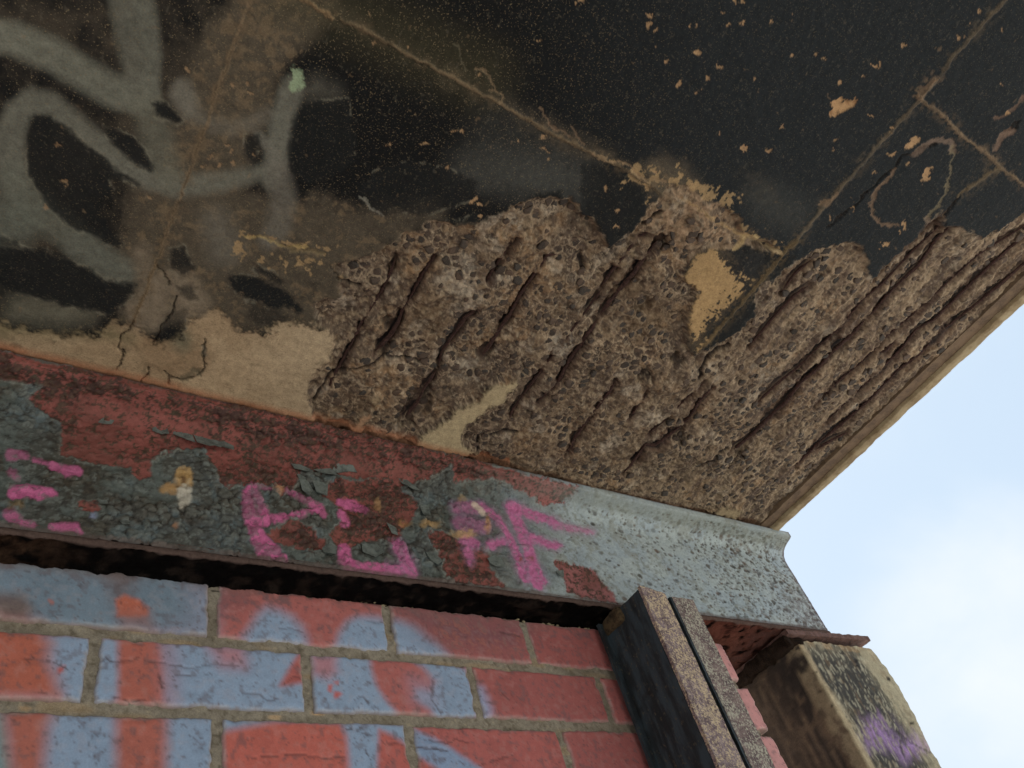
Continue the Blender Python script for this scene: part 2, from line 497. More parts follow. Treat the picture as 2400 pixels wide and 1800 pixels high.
# patches where the soot film is still black
blacks = [
 (q('A', (985, 665), (1030, 650), (1090, 680), (1140, 730), (1190, 790), (1160, 815), (1090, 780), (1010, 730)), .95),
 (q('A', (680, 820), (780, 850), (870, 900), (950, 980), (995, 1070), (985, 1110), (900, 1080), (800, 1000), (720, 920)), .9),
 (q('A', (220, 745), (320, 745), (480, 870), (640, 1000), (750, 1100), (880, 1180), (900, 1200), (850, 1195), (740, 1150), (700, 1170), (735, 1230), (710, 1275), (620, 1290), (650, 1400), (700, 1490), (800, 1590), (770, 1605), (620, 1550), (430, 1440), (290, 1300), (200, 1130), (180, 900)), .88),
 (q('A', (1890, 780), (1980, 680), (2120, 650), (2260, 640), (2300, 1040), (2110, 1150), (1990, 1200), (1890, 1120), (1860, 980)), .75),
 (q('A', (1600, 890), (1680, 870), (1690, 960), (1640, 1070), (1580, 1000)), .85),
 (q('A', (-80, 1500), (100, 1560), (300, 1700), (500, 1760), (-80, 1760)), .6),
 (q('E', (-100, -60), (300, -30), (520, 60), (680, 160), (870, 190), (865, 250), (810, 320), (700, 385), (560, 350), (330, 290), (200, 260), (-100, 150)), .95),
 (q('E', (1105, -40), (1200, -60), (1230, 20), (1270, 90), (1200, 130), (1110, 90)), .85),
 (q('E', (1140, 190), (1250, 180), (1300, 280), (1230, 290)), .75),
 (q('E', (1480, 115), (1620, 130), (1830, 210), (1960, 340), (1930, 368), (1850, 330), (1740, 330), (1600, 260), (1500, 190)), 1.0),
 (q('E', (1640, 60), (1760, 110), (1840, 170), (1800, 190), (1700, 130)), .9),
 (q('E', (1620, 280), (1780, 340), (1860, 380), (1800, 460), (1680, 440), (1600, 380)), .6),
 (q('E', (1080, 380), (1220, 320), (1200, 520), (1110, 580), (1050, 500)), .5),
 (q('B', (120, 1210), (250, 1100), (450, 1040), (700, 1100), (880, 1180), (840, 1290), (640, 1360), (500, 1395), (330, 1340), (290, 1400), (200, 1330), (120, 1270)), .8),
 (q('B', (1560, 1080), (1800, 1080), (1960, 1230), (1950, 1400), (1880, 1490), (1740, 1600), (1680, 1480), (1590, 1400), (1560, 1250)), .75),
 (q('B', (1200, 1300), (1300, 1235), (1420, 1240), (1430, 1290), (1310, 1290)), .95),
 (q('B', (690, 1430), (800, 1440), (870, 1380), (960, 1410), (860, 1480), (700, 1480)), .95),
 (q('H', (900, 400), (960, 335), (1060, 350), (1150, 410), (1290, 420), (1230, 490), (1200, 550), (1120, 570), (1040, 640), (1040, 760), (960, 840), (880, 930), (790, 1000), (700, 1020), (730, 930), (690, 940), (700, 890), (850, 770), (960, 620), (1010, 590), (1010, 540), (950, 510), (920, 460)), 1.0)]
dk = np.zeros(N)
for pts, al in blacks:
    pd_ = poly(Us, pts, 40)
    dk = np.maximum(dk, sm(pd_ + (g1 - .5) * 7, -7, 6) * al)
    rimw = np.exp(-((pd_ + 3) / 2.6) ** 2) * sm(n1 + (m1 - .5) * 1.2, .55, .70) * (U0[:, 0] < 1150)
    lay(col, rimw, lin(130, 124, 104), .6)
lay(col, dk, lin(27, 28, 27))
speck *= 1 - .6 * dk

# clean tan concrete by the beam
tan = poly(Uw, cat(q('E', (-300, 390), (0, 430), (300, 490), (640, 500), (760, 430), (900, 470), (1050, 580), (1200, 500), (1260, 380), (1450, 350), (1560, 470), (1700, 480), (1850, 430), (2010, 430), (2160, 500)),
                   q('F', (260, 900), (260, 1250), (150, 1500)), q('E', (2212, 1150), (0, 720), (-300, 640))), 60)
tw = sm(tan + (m1 - .5) * 26 + (g1 - .5) * 22, -6, 12)
tcol = np.zeros((N, 3)) + lin(172, 146, 110)
lay(tcol, sm(n1, .4, .62), lin(150, 124, 90), .6)
lay(tcol, sm(U0[:, 0], 500, 750), lin(178, 158, 124), .5)
lay(tcol, sm(n2 + (m1 - .5) * .6, .62, .78), lin(96, 84, 62), .4)
lay(tcol, sm(poly(U0, q('E', (-300, 380), (700, 470), (900, 560), (0, 520), (-300, 480)), 60), -20, 20), lin(118, 106, 72), .7)
lay(tcol, sm(line(Us, q('E', (1030, 440), (980, 600), (1100, 700), (1280, 660)), 30, 60), -25, 20), lin(132, 104, 72), .6)
lay(tcol, sm(line(Us, q('E', (1080, 380), (1180, 560)), 22, 60), -20, 15), lin(92, 92, 72), .7)
col += (tcol - col) * tw[:, None]
rimt = np.exp(-(tan / 7.0) ** 2) * sm(m2, .45, .6)
lay(col, rimt, lin(92, 80, 56), .35)
for pts, s_, a_ in ((q('E', (950, 420), (1010, 250), (1080, 170), (1200, 170), (1290, 300)), 24, .75), (q('E', (860, 380), (1000, 400), (1200, 330)), 22, .6), (q('E', (930, 0), (960, 200), (900, 350)), 18, .6)):
    lay(col, sm(line(Us, pts, s_, 50), -22, 14) * (.4 + 1.1 * m1) * (1 - dk), lin(132, 116, 94), a_)

def flakes_of_tan(pts, thr, a_, s_):
    sd = line(Us, pts, s_, 60)
    lay(col, sm(sm(sd, -30, 30) + (m1 - .5) * 2.4, thr, thr + .12) * (sd > -30), lin(160, 130, 86), a_)
flakes_of_tan(q('E', (1560, -30), (1700, 30), (2100, 60), (2212, 90)), 1.02, .8, 26)
flakes_of_tan(q('A', (1600, 1520), (2212, 1620)), 1.0, .8, 20)
flakes_of_tan(q('B', (1800, 1120), (2100, 1290)), .95, .85, 18)
flakes_of_tan(q('D', (0, 1150), (60, 1250)), .8, .85, 20)
flakes_of_tan(q('H', (250, -120), (480, -60), (700, -10), (900, 100)), .80, .8, 22)
flakes_of_tan(q('H', (830, 200), (1150, 340)), .85, .7, 14)

# spalled zone
SP = cat(q('G', (640, 1060)), q('F', (100, 1500), (70, 1400), (45, 1330), (70, 1230), (120, 1150), (195, 1110), (220, 1020), (230, 950), (190, 900), (130, 860), (95, 800), (110, 715), (180, 685), (265, 690), (250, 610), (310, 560), (230, 515), (200, 475), (290, 460), (390, 460), (430, 410), (530, 390), (570, 350), (650, 310), (665, 270), (740, 250), (800, 250), (790, 212), (870, 180), (960, 205), (1060, 222), (1150, 215), (1210, 180), (1215, 150), (1320, 130), (1370, 80), (1500, 50), (1600, 22), (1700, 48), (1780, 48), (1825, 110), (1840, 160), (1920, 190), (1990, 300), (2012, 365), (2080, 315), (2160, 245)),
         q('H', (276, 190), (310, 120), (400, 20), (450, -50), (560, -45), (640, 10), (720, 60), (820, 72), (880, 140), (940, 190), (960, 262), (1030, 292), (1130, 330), (1190, 390), (1080, 385), (960, 332), (890, 375), (820, 400), (700, 370), (610, 450), (555, 560), (600, 600), (665, 655), (640, 720), (600, 800), (605, 900), (600, 1000), (620, 1062), (700, 1020), (790, 990), (880, 930), (960, 860), (1045, 770), (1015, 690), (1080, 600), (1200, 545), (1240, 480), (1400, 400), (1530, 348), (1690, 325), (1740, 400), (1755, 500), (1767, 580), (1850, 485), (1950, 395), (2050, 300), (2110, 255)),
         q('D', (1590, 1445), (1650, 1410), (1680, 1372), (1690, 1470), (1800, 1480), (1940, 1532), (2050, 1500), (2130, 1440), (2212, 1390), (2500, 1290), (3200, 900), (4200, 200)), q('G', (4200, -900), (4200, 1800), (1720, 1300), (640, 1060)))
spm = poly(U0 + (Uw - U0) * .62, SP, 60)
holes = [(q('P', (-60, 680), (-20, 610), (60, 560), (170, 500), (200, 450), (340, 400), (380, 320), (500, 280), (580, 258), (600, 290), (520, 350), (500, 400), (400, 440), (370, 480), (270, 540), (225, 620), (240, 690), (330, 740), (200, 760), (-80, 700)), lin(176, 156, 116)),
         (q('F', (350, 1540), (400, 1470), (460, 1430), (470, 1470), (420, 1530), (390, 1590), (340, 1580)), lin(162, 124, 90)),
         (q('F', (465, 1350), (500, 1335), (525, 1350), (490, 1390)), lin(160, 136, 100)),
         (q('H', (560, 560), (650, 430), (720, 368), (820, 378), (900, 430), (940, 500), (1010, 530), (1030, 590), (960, 650), (900, 710), (830, 790), (760, 860), (700, 900), (740, 940), (690, 985), (640, 1050), (610, 1000), (605, 900), (605, 800), (640, 720), (665, 655), (600, 600)), lin(172, 138, 88)),
         (q('P', (1860, 1120), (1950, 1080), (2050, 1110), (2000, 1160), (1900, 1140)), lin(160, 138, 102))]
for hp, hc in holes:
    hs = poly(U0 + (Uw - U0) * .35, hp, 60)
    hs = hs + (g1 - .5) * 10 + (m1 - .5) * 8
    lay(col, sm(hs, -5, 5), hc)
    lay(col, sm(hs, -4, 4) * sm(g1 + (m1 - .5), .66, .8), np.array(hc) * .6, .3)
    lay(col, sm(hs, -4, 4) * sm(n2 + (g1 - .5) * .4, .5, .62), np.array(hc) * .78, .6)
    spm = np.minimum(spm, -hs)
for pts_, k_ in ((q('H', (960, 500), (1040, 560), (1000, 640), (900, 720), (800, 820), (720, 900), (640, 980)), 10), (q('H', (1000, 470), (1080, 540), (1040, 600)), 24), (q('H', (820, 380), (900, 440), (930, 520)), 12)):
    ls_ = line(U0, pts_, k_, 60)
    lay(col, (ls_ > -24) * sm(sm(ls_, -24, 8) + (g1 - .5) * 1.6 + (m1 - .5) * 1.6, .45, .75) * sm(-spm, -4, 4), lin(38, 38, 37), .9)
# the dark strip and film left between the ochre patch and the right spall breaks up into dots
ls_ = line(Us, q('H', (900, 470), (960, 620), (800, 800), (700, 900)), 4, 60)
lay(col, (ls_ > -50) * sm(sm(ls_, -50, 10) + (g1 - .5) * 2.2 + (m1 - .5), .85, 1.05), lin(38, 36, 34), .85)

sp = sm(spm, -2.5, 3.5)
crust = sm(spm, -16, 8) * (1 - sp)
lay(col, crust * sm(m1, .45, .6) * (U0[:, 1] > 520) * (U0[:, 0] < 1200), lin(120, 102, 78), .5)

# rebar lines (map units)
REB = [
 (q('F', (640, 450), (600, 560), (540, 680), (470, 790), (400, 900), (350, 1010), (290, 1120), (220, 1240), (180, 1370)), 7.5),
 (q('F', (930, 365), (880, 450), (810, 560), (750, 680), (690, 780), (650, 880), (600, 960), (500, 1070)), 8.5),
 (q('F', (1425, 325), (1360, 390), (1290, 500), (1230, 600), (1180, 690)), 8),
 (q('F', (1185, 770), (1090, 850), (1020, 950), (940, 1060), (910, 1170)), 8),
 (q('F', (900, 1190), (830, 1290), (780, 1390), (690, 1500)), 10),
 (q('F', (1700, 435), (1620, 440), (1540, 560), (1450, 690), (1370, 840), (1290, 960), (1200, 1095)), 8.5),
 (q('H', (370, 280), (270, 320), (200, 430), (130, 520), (40, 640)), 8),
 (q('F', (1980, 660), (1880, 800), (1760, 960), (1660, 1090), (1500, 1300), (1400, 1440), (1340, 1580)), 5.5),
 (q('H', (420, 330), (330, 440), (250, 560), (130, 700), (30, 830)), 9),
 (q('F', (1950, 860), (1860, 990), (1760, 1130), (1700, 1250), (1620, 1330), (1560, 1395)), 8.5),
 (q('P', (1240, 285), (1190, 370), (1110, 470), (1040, 560), (980, 650), (905, 770)), 7.5),
 (q('P', (1450, 365), (1380, 450), (1330, 540)), 5),
 (q('P', (1870, 325), (1790, 410), (1720, 520), (1620, 610), (1500, 700), (1430, 700), (1370, 790), (1285, 890)), 7),
 (q('P', (1820, 295), (1700, 400), (1560, 540), (1440, 640)), 4),
 (q('H', (1760, 860), (1660, 960), (1550, 1060), (1450, 1170), (1330, 1270), (1240, 1390), (1120, 1500), (1010, 1610), (900, 1700)), 8),
 (q('H', (2600, -20), (2350, 200), (2212, 350), (2110, 500), (2000, 600), (1900, 700), (1780, 840)), 7),
 (q('H', (2500, -50), (2200, 290), (2060, 420), (1970, 520), (1870, 620), (1740, 730), (1610, 890), (1480, 1010), (1340, 1150), (1200, 1260), (1050, 1400)), 5.5),
 (q('H', (2800, 300), (2500, 570), (2212, 850), (2090, 920), (1990, 1050), (1850, 1180), (1700, 1330), (1500, 1520)), 5.5),
 (q('H', (2900, 400), (2500, 740), (2212, 960), (2110, 1080), (1960, 1190), (1800, 1360), (1640, 1500), (1450, 1659), (1300, 1800)), 6.5),
 (q('H', (2900, 180), (2500, 430), (2212, 690), (2060, 830), (1900, 960), (1760, 1110), (1600, 1240), (1420, 1420)), 3.5),
 (q('H', (2400, 60), (2212, 200), (2050, 330), (1900, 470), (1800, 600)), 4),
 (q('Q', (1180, 190), (1040, 330), (900, 420), (760, 560), (660, 640)), 3.5),
 (q('H', (1410, 470), (1320, 540), (1270, 600), (1210, 690)), 6),
 (q('H', (1400, 630), (1300, 700), (1190, 810), (1090, 930), (1000, 1030)), 6.5),
 (q('H', (1950, 1000), (1890, 1050), (1830, 1085)), 8),
 (q('Q', (1100, 60), (960, 130), (880, 180)), 5),
]
CRK = [(q('H', (870, 1015), (790, 1055), (740, 1090), (710, 1130), (680, 1170), (690, 1210), (675, 1230)), 3.5),
       (q('Q', (300, 165), (240, 200), (210, 240), (150, 255), (110, 280)), 3.2),
       (q('P', (590, 610), (500, 600), (400, 635), (345, 640), (330, 740)), 2.6),
       (q('F', (100, 1370), (200, 1200), (290, 1180), (400, 1160)), 1.8), (q('F', (400, 1160), (560, 1100), (700, 1110), (800, 1130)), 1.6),
       (q('F', (200, 475), (260, 560), (330, 600), (400, 620)), 1.6), (q('F', (1840, 430), (1860, 520)), 5),
       (q('D', (1500, 1010), (1430, 1010), (1370, 1080), (1290, 1150), (1250, 1200), (1170, 1270), (1110, 1350), (1040, 1390), (930, 1480)), 2.6),
       (q('D', (1480, 1020), (1540, 960), (1640, 945)), 2.6),
       (q('D', (1840, 1235), (1800, 1260), (1750, 1320), (1700, 1400), (1680, 1440)), 3), (q('D', (2170, 790), (2140, 830), (2090, 850)), 3),
       (q('H', (410, 130), (350, 180), (310, 215)), 3),
       (q('E', (870, 430), (850, 480), (790, 520), (765, 570), (775, 605), (810, 608), (790, 670), (755, 745)), 2.2),
       (q('E', (1150, 260), (1120, 360), (1060, 440), (1020, 520), (990, 570)), 1.8), (q('E', (1330, 560), (1315, 640), (1325, 720), (1310, 760)), 2.6),
       (q('E', (1060, 760), (1100, 800), (1100, 850)), 2.2), (q('E', (1090, 800), (1180, 800), (1310, 765)), 2.6), (q('E', (970, 730), (960, 780), (910, 830)), 1.6),
       (q('E', (1010, 60), (1060, 120), (1090, 190)), 1.4)]
z = np.zeros(N)
# relief of the broken face
ix = np.nonzero(spm > -12)[0]
X, Y = x[ix], y[ix]
S = sm(spm[ix], -3, 10)
def vor(px, py, cell, seed):
    cx, cy = np.floor(px / cell).astype(np.int64), np.floor(py / cell).astype(np.int64)
    f1 = np.full(len(px), 9.); f2 = f1.copy(); idr = np.zeros(len(px))
    for i in (-1, 0, 1):
        for j in (-1, 0, 1):
            a, b = cx + i, cy + j
            sx = (a + .5 + .84 * (TAB[a & 63, b & 63, seed] - .5)) * cell
            sy = (b + .5 + .84 * (TAB[a & 63, b & 63, seed + 1] - .5)) * cell
            d = np.hypot(px - sx, py - sy) / cell
            r = TAB[a & 63, b & 63, seed + 2]
            nw = d < f1
            f2 = np.where(nw, f1, np.minimum(f2, d)); idr = np.where(nw, r, idr); f1 = np.where(nw, d, f1)
    return f1, f2, idr
CELL = .0150
wx, wy = X + (m1[ix] - .5) * .010 + (g1[ix] - .5) * .002, Y + (m2[ix] - .5) * .010
a1, a2, aid = vor(wx, wy, CELL, 10)
d1, d2, did = vor(wx * 1.0 + 3.1, wy + 1.7, .0092, 40)
sel = sm(fbm(X, Y, f=30, oct=3, seed=12) + (m2[ix] - .5) * .4, .49, .53)
b1, b2, bid = vor(wx + (g1[ix] - .5) * .003, wy, .0062, 20)
ea, eb = (a2 - a1) * (1 - sel) + (d2 - d1) * sel, b2 - b1
aid = aid * (1 - sel) + did * sel
low = fbm(X, Y, f=11, oct=3, seed=8)
rgh = fbm(X, Y, f=150, oct=3, gain=.7, seed=9)
net = sm(fbm(X, Y, f=24, oct=3, seed=11) + (rgh - .5) * .3, .40, .58)
zz = S * (.006 + .012 * (low - .35)) + S * ((n1[ix] - .5) * .012 + (m1[ix] - .5) * .0055 + (rgh - .5) * .0036)
zz += S * sm(ea, .01, .20) * .0011 * (.3 + aid) * (.3 + .7 * net) + S * (1 - net) * (fbm(X, Y, f=90, oct=4, gain=.6, seed=24) - .5) * .007 + S * sm(eb, .02, .3) * .0006 * bid
c_m = np.zeros((len(ix), 3)) + lin(120, 98, 73)
lay(c_m, sm(fbm(X, Y, f=9, oct=3, seed=14), .42, .6), lin(104, 86, 68), .9)
lay(c_m, sm(U0[ix, 0], 1500, 2100), lin(138, 115, 92), .75)
lay(c_m, sm(fbm(X, Y, f=22, oct=3, seed=15), .56, .72), lin(150, 116, 78), .6)
lay(c_m, sm(fbm(X, Y, f=26, oct=3, seed=16), .62, .76), lin(176, 160, 136), .7)
lay(c_m, sm(bid, .45, .9) * sm(eb, .06, .2), lin(84, 68, 56), .55)
lay(c_m, sm(aid, .25, .95) * sm(ea, .05, .14) * (.25 + .75 * net), lin(66, 54, 47), .85)
lay(c_m, sm(rgh, .58, .72), lin(60, 49, 42), .6)
lay(c_m, sm(.10 - eb, 0, .07) * sm(rgh + (m2[ix] - .5), .42, .6), lin(158, 136, 106), .5)
lay(c_m, sm(.16 - ea, 0, .10) * net * sm(m1[ix] + (rgh - .5) * .5, .30, .55), lin(166, 143, 112), .8)
lay(c_m, (1 - net) * sm(fbm(X, Y, f=130, oct=4, gain=.65, seed=19), .48, .66), lin(150, 128, 98), .7)
lay(c_m, (1 - net) * sm(fbm(X, Y, f=110, oct=4, gain=.65, seed=20), .52, .66), lin(72, 58, 48), .7)
lay(c_m, sm(fbm(X, Y, f=6, oct=2, seed=22), .5, .66), lin(84, 68, 52), .35)
rgm = sm(U0[ix, 0] + U0[ix, 1] * .35, 1750, 2150)
lay(c_m, rgm * sm(fbm(X, Y * .2, f=130, oct=4, gain=.6, seed=25), .50, .66), lin(168, 144, 112), .6)
lay(c_m, rgm * sm(fbm(X, Y * .16, f=100, oct=4, gain=.6, seed=26), .52, .66), lin(78, 62, 54), .65)
zz += S * rgm * (fbm(X, Y * .2, f=110, oct=3, seed=26) - .5) * .006
zz += S * (fbm(X, Y, f=34, oct=3, seed=27) - .5) * .008
for c_, rr, dz_ in ((q('F', (780, 1400))[0], 34, .016), (q('F', (700, 1490))[0], 24, .014), (q('F', (1230, 1070))[0], 18, .010), (q('F', (560, 1040))[0], 20, .010), (q('F', (850, 1330))[0], 16, .012), (q('F', (600, 880))[0], 18, .008), (q('P', (1430, 250))[0], 18, .008),
                    (q('P', (1640, 630))[0], 22, .010), (q('H', (420, 340))[0], 20, .010), (q('H', (300, 750))[0], 24, .008), (q('H', (530, 1100))[0], 14, .008), (q('P', (390, 760))[0], 14, .006), (q('P', (2040, 730))[0], 18, .010), (q('H', (1580, 1030))[0], 22, .010)):
    k_ = sm(spot(U0[ix] + (Uw[ix] - U0[ix]) * .9, c_, rr), -6, rr * .5)
    zz += S * k_ * dz_
    lay(c_m, k_, lin(40, 33, 30), .75)
lay(c_m, sm(fbm(X, Y, f=260, oct=2, seed=17), .58, .74), lin(66, 54, 46), .45)
lay(c_m, sm(fbm(X, Y, f=210, oct=3, gain=.7, seed=18), .62, .74), lin(176, 156, 126), .4)
for c_, rr, al in ((q('F', (1080, 560))[0], 75, .5), (q('F', (1130, 1200))[0], 45, .7), (q('F', (1400, 210))[0], 22, .9), (q('F', (1720, 1010))[0], 30, .85), (q('H', (1100, 1200))[0], 40, .5), (q('H', (1530, 960))[0], 26, .6), (q('H', (1700, 1400))[0], 40, .6)):
    lay(c_m, sm(spot(Us[ix], c_, rr), -14, rr * .9) * sm(m1[ix] + (rgh - .5) * .8, .38, .62), lin(178, 166, 144), al * .7)
for c_, rr, al in ((q('F', (2130, 600))[0], 60, .4), (q('H', (330, 850))[0], 70, .5), (q('F', (870, 850))[0], 60, .35), (q('F', (330, 1450))[0], 60, .3)):
    lay(c_m, sm(spot(Us[ix], c_, rr), -8, rr * .6), lin(86, 64, 40), al)
crn = sm(poly(U0[ix], q('H', (250, 250), (330, 60), (440, -60), (640, -10), (830, 60), (960, 250), (1000, 330), (820, 400), (640, 380), (560, 500), (480, 300)), 60) + (m1[ix] - .5) * 60, -25, 35)
lay(c_m, crn * sm(m2[ix] + (rgh - .5) * .8, .36, .6), lin(160, 130, 98), .75)
zz -= crn * S * .003
# rust beds and grooves
rb = np.full(len(ix), -60.)
Ur = U0[ix] + (Uw[ix] - U0[ix]) * .14
for pts, wd in REB:
    wv = wd * np.array([.3] + list(rs.uniform(.55, 1.1, len(pts) - 2)) + [.3])
    rb = np.maximum(rb, line(Ur, pts, wv, 30) )
rbn = rb - .8 + (m2[ix] - .5) * 7 + (rgh - .5) * 5 - 9 * sm(fbm(X, Y, f=34, oct=2, seed=33), .52, .66) * (U0[ix, 0] < 1650)
zz += S * sm(rbn, -9, 3) * .0085
lay(c_m, sm(rbn, -12, -2) * (.4 + m1[ix]), lin(92, 68, 54), .6)
lay(c_m, sm(rbn, -4, 3), lin(46, 37, 35), .88)
lay(c_m, sm(rbn, 0, 4) * sm(n2[ix], .4, .55), lin(26, 21, 22), .8)  # black core paints the shadow inside the groove
ck = np.full(len(ix), -60.)
for pts, wd in CRK:
    ck = np.maximum(ck, line(Ur, pts, wd, 30))
zz += S * sm(ck, -3, 1.5) * .006
lay(c_m, sm(ck, -2, 1), lin(30, 24, 24), .9)
col[ix] += (c_m - col[ix]) * sp[ix][:, None]
z[ix] = np.where(zz > .018, .018 + (zz - .018) * .25, zz)
speck *= 1 - sp
# cracks in the film
ck = np.full(N, -60.)
for pts, wd in CRK:
    ck = np.maximum(ck, line(Uc, pts, wd * .6, 20))
lay(col, sm(ck, -1.5, 1.0) * (1 - sp), lin(34, 28, 24), .9)
z += sm(ck, -2, 1) * .003 * (1 - sp)
# formwork joint lines: thin raised fins
FIN = [(q('A', (1660, -60), (1600, 60), (1530, 240), (1480, 400), (1400, 580), (1330, 830), (1240, 1080), (1190, 1210), (1110, 1430), (1030, 1659)), lin(126, 104, 76), 3.0, .85),
       (q('E', (1012, 20), (965, 170), (905, 330), (870, 430)), lin(128, 104, 72), 2.6, .8),
       (q('G', (600, -40), (660, 2), (720, 40)), lin(140, 112, 76), 3.0, .9),
       (q('B', (0, 120), (180, 210), (400, 330), (620, 450), (830, 570), (1030, 670), (1280, 820), (1370, 870), (1640, 1000), (1860, 1110), (2000, 1200), (2100, 1270), (2212, 1330)), lin(124, 103, 74), 2.2, .85),
       (q('H', (550, 40), (640, 100), (820, 215), (900, 270), (1010, 300), (1190, 400)), lin(172, 140, 92), 2.6, .8),
       (q('D', (2130, -60), (2060, 30), (1920, 180), (1750, 370), (1620, 540), (1540, 640), (1350, 850), (1200, 1010), (960, 1290), (740, 1550)), lin(106, 92, 72), 2.6, .85),
       (q('H', (1290, 320), (1180, 430), (1000, 650), (850, 810), (690, 1000)), lin(120, 98, 62), 2.0, .8),
       (q('D', (1530, 620), (1560, 660), (1700, 760), (1800, 870), (1950, 980), (2050, 1080), (2212, 1200), (2400, 1330)), lin(132, 108, 80), 2.8, .8),
       (q('D', (2050, 1090), (1930, 1160), (1870, 1210), (1780, 1270)), lin(128, 108, 78), 1.7, .7),
       (q('D', (1530, 630), (1640, 500)), lin(150, 120, 90), 4.0, .5)]
for pts, cc, wd, al in FIN:
    sd = line(U0 + (Uc - U0) * .8, pts, wd, 40)
    brk = sm(n1 + (m1 - .5) * .8, .25, .45)
    lay(col, sm(sd, -3.0, 1.2) * (.55 + .45 * brk) * (.6 + .8 * m2), cc, al)
    lay(col, sm(sd, -26, 0) * sm(m2 + (g1 - .5) * .6, .48, .66) * (1 - sp), np.array(cc) * .6, .45)
    z -= sm(sd, -3.5, 1.5) * .0016 * (.5 + m1) * (1 - sp)
    lay(col, sm(line(U0 + (Uc - U0) * .9, pts, .7, 40), -1.2, .5) * sm(n2, .45, .6), lin(50, 38, 26), .6)
for pts, wd, cc, al in ((q('B', (870, 440), (920, 445), (960, 520), (1000, 580), (1050, 630), (1030, 670)), 1.3, lin(140, 116, 84), .85), (q('B', (745, 280), (780, 400), (810, 460)), .9, lin(110, 100, 76), .7),
                (q('B', (1295, 700), (1330, 780), (1390, 840), (1480, 880)), 1.1, lin(140, 112, 84), .8), (q('B', (1500, 820), (1520, 890), (1580, 940)), 1.0, lin(140, 112, 84), .7),
                (q('B', (1640, 1000), (1750, 1050), (1850, 1060), (1960, 1160), (2100, 1180)), 1.3, lin(150, 122, 88), .8), (q('B', (1000, 590), (960, 580)), 1, lin(140, 116, 84), .8),
                (q('D', (1380, 1090), (1310, 1190), (1250, 1250), (1220, 1330), (1240, 1410), (1290, 1450), (1390, 1465)), 2.6, lin(128, 102, 78), .8),
                (q('D', (1500, 1010), (1560, 950), (1650, 915), (1740, 915), (1752, 980)), 5.5, lin(120, 100, 84), .9),
                (q('D', (1752, 950), (1740, 1090), (1710, 1240), (1650, 1340), (1580, 1410)), 1.4, lin(126, 112, 84), .85),
                (q('D', (1580, 1410), (1600, 1455), (1690, 1430)), 5, lin(128, 108, 88), .8),
                (q('D', (2130, 850), (2070, 880), (2030, 960)), 7, lin(120, 96, 78), .8), (q('D', (2212, 620), (2170, 680), (2100, 740), (2020, 775)), 2.5, lin(128, 100, 80), .7),
                (q('B', (120, 1270), (190, 1340), (270, 1400)), 2.2, lin(128, 124, 110), .85),
                (q('D', (930, 1330), (1000, 1250), (960, 1290), (890, 1330)), 2.6, lin(130, 104, 76), .7),
                (q('H', (1030, 290), (960, 300), (940, 330), (880, 380)), 3.5, lin(180, 152, 100), .9), (q('H', (1000, 310), (1080, 340), (1180, 390)), 4, lin(170, 148, 108), .8),
                (q('E', (1190, 790), (1260, 745), (1300, 760)), 5.5, lin(112, 98, 74), .9), (q('E', (1318, 600), (1325, 640)), 4, lin(112, 104, 86), .85),
                (q('A', (1590, 1540), (1700, 1530), (1800, 1590), (1990, 1600)), 1.6, lin(170, 144, 84), .85),
                (q('A', (1720, 1530), (1900, 1620), (2100, 1640)), 4, lin(150, 128, 84), .4)):
    sd = line(Uc, pts, wd, 30)
    lay(col, sm(sd, -2, 1.0) * (.6 + .6 * m1), cc, al)
    z += sm(sd, -2, 1.5) * .0012 * (1 - sp)
# chips of film gone, bare tan concrete showing
chips = [(q('D', (p_, r_2))[0], a_, b_2, t_) for p_, r_2, a_, b_2, t_ in (
    (1490, 930, 24, 9, -.75), (1355, 1000, 9, 5, -.3), (1580, 1130, 19, 9, -1.1), (1440, 1450, 11, 6, -1.2), (1310, 1590, 10, 9, 0), (82, 345, 10, 7, 0), (1025, 540, 8, 5, -.8),
    (235, 425, 6, 4, .2), (160, 500, 6, 5, 0), (400, 965, 6, 6, 0), (555, 965, 7, 4, 0), (655, 820, 3.5, 6, 0), (230, 865, 3.5, 5, 0), (710, 365, 5, 3.5, -.7), (395, 155, 4, 4, 0), (580, 145, 3, 5, .4),
    (245, 78, 4, 2.5, 0), (340, 12, 4, 6, 0), (385, 12, 6, 5, 0), (1920, 65, 5, 4, 0), (2065, 185, 3, 5, .5), (1440, 295, 3, 5, 0), (1350, 830, 7, 5, 0), (1235, 1127, 5, 3, 0),
    (40, 172, 3, 3, 0), (90, 172, 3, 3, 0), (295, 163, 3, 3, 0), (720, 96, 2.5, 3, 0), (110, 587, 5, 2.5, -.3), (870, 350, 3, 3, 0), (915, 392, 4, 2, 0), (1235, 433, 4, 4, 0), (1268, 425, 4, 5, .3),
    (1175, 510, 3, 3, 0), (460, 520, 3, 3, 0), (1215, 755, 3.5, 3.5, 0), (995, 905, 3, 2, 0), (975, 980, 3, 2, 0), (1450, 1075, 5, 3, 0), (2075, 543, 4, 2, 0), (2110, 740, 7, 4, .4), (1855, 155, 3, 3, 0), (1805, 243, 4, 3, 0), (1110, 1358, 5, 4, 0), (960, 1408, 3, 4, 0), (1400, 1500, 3, 3, 0))]
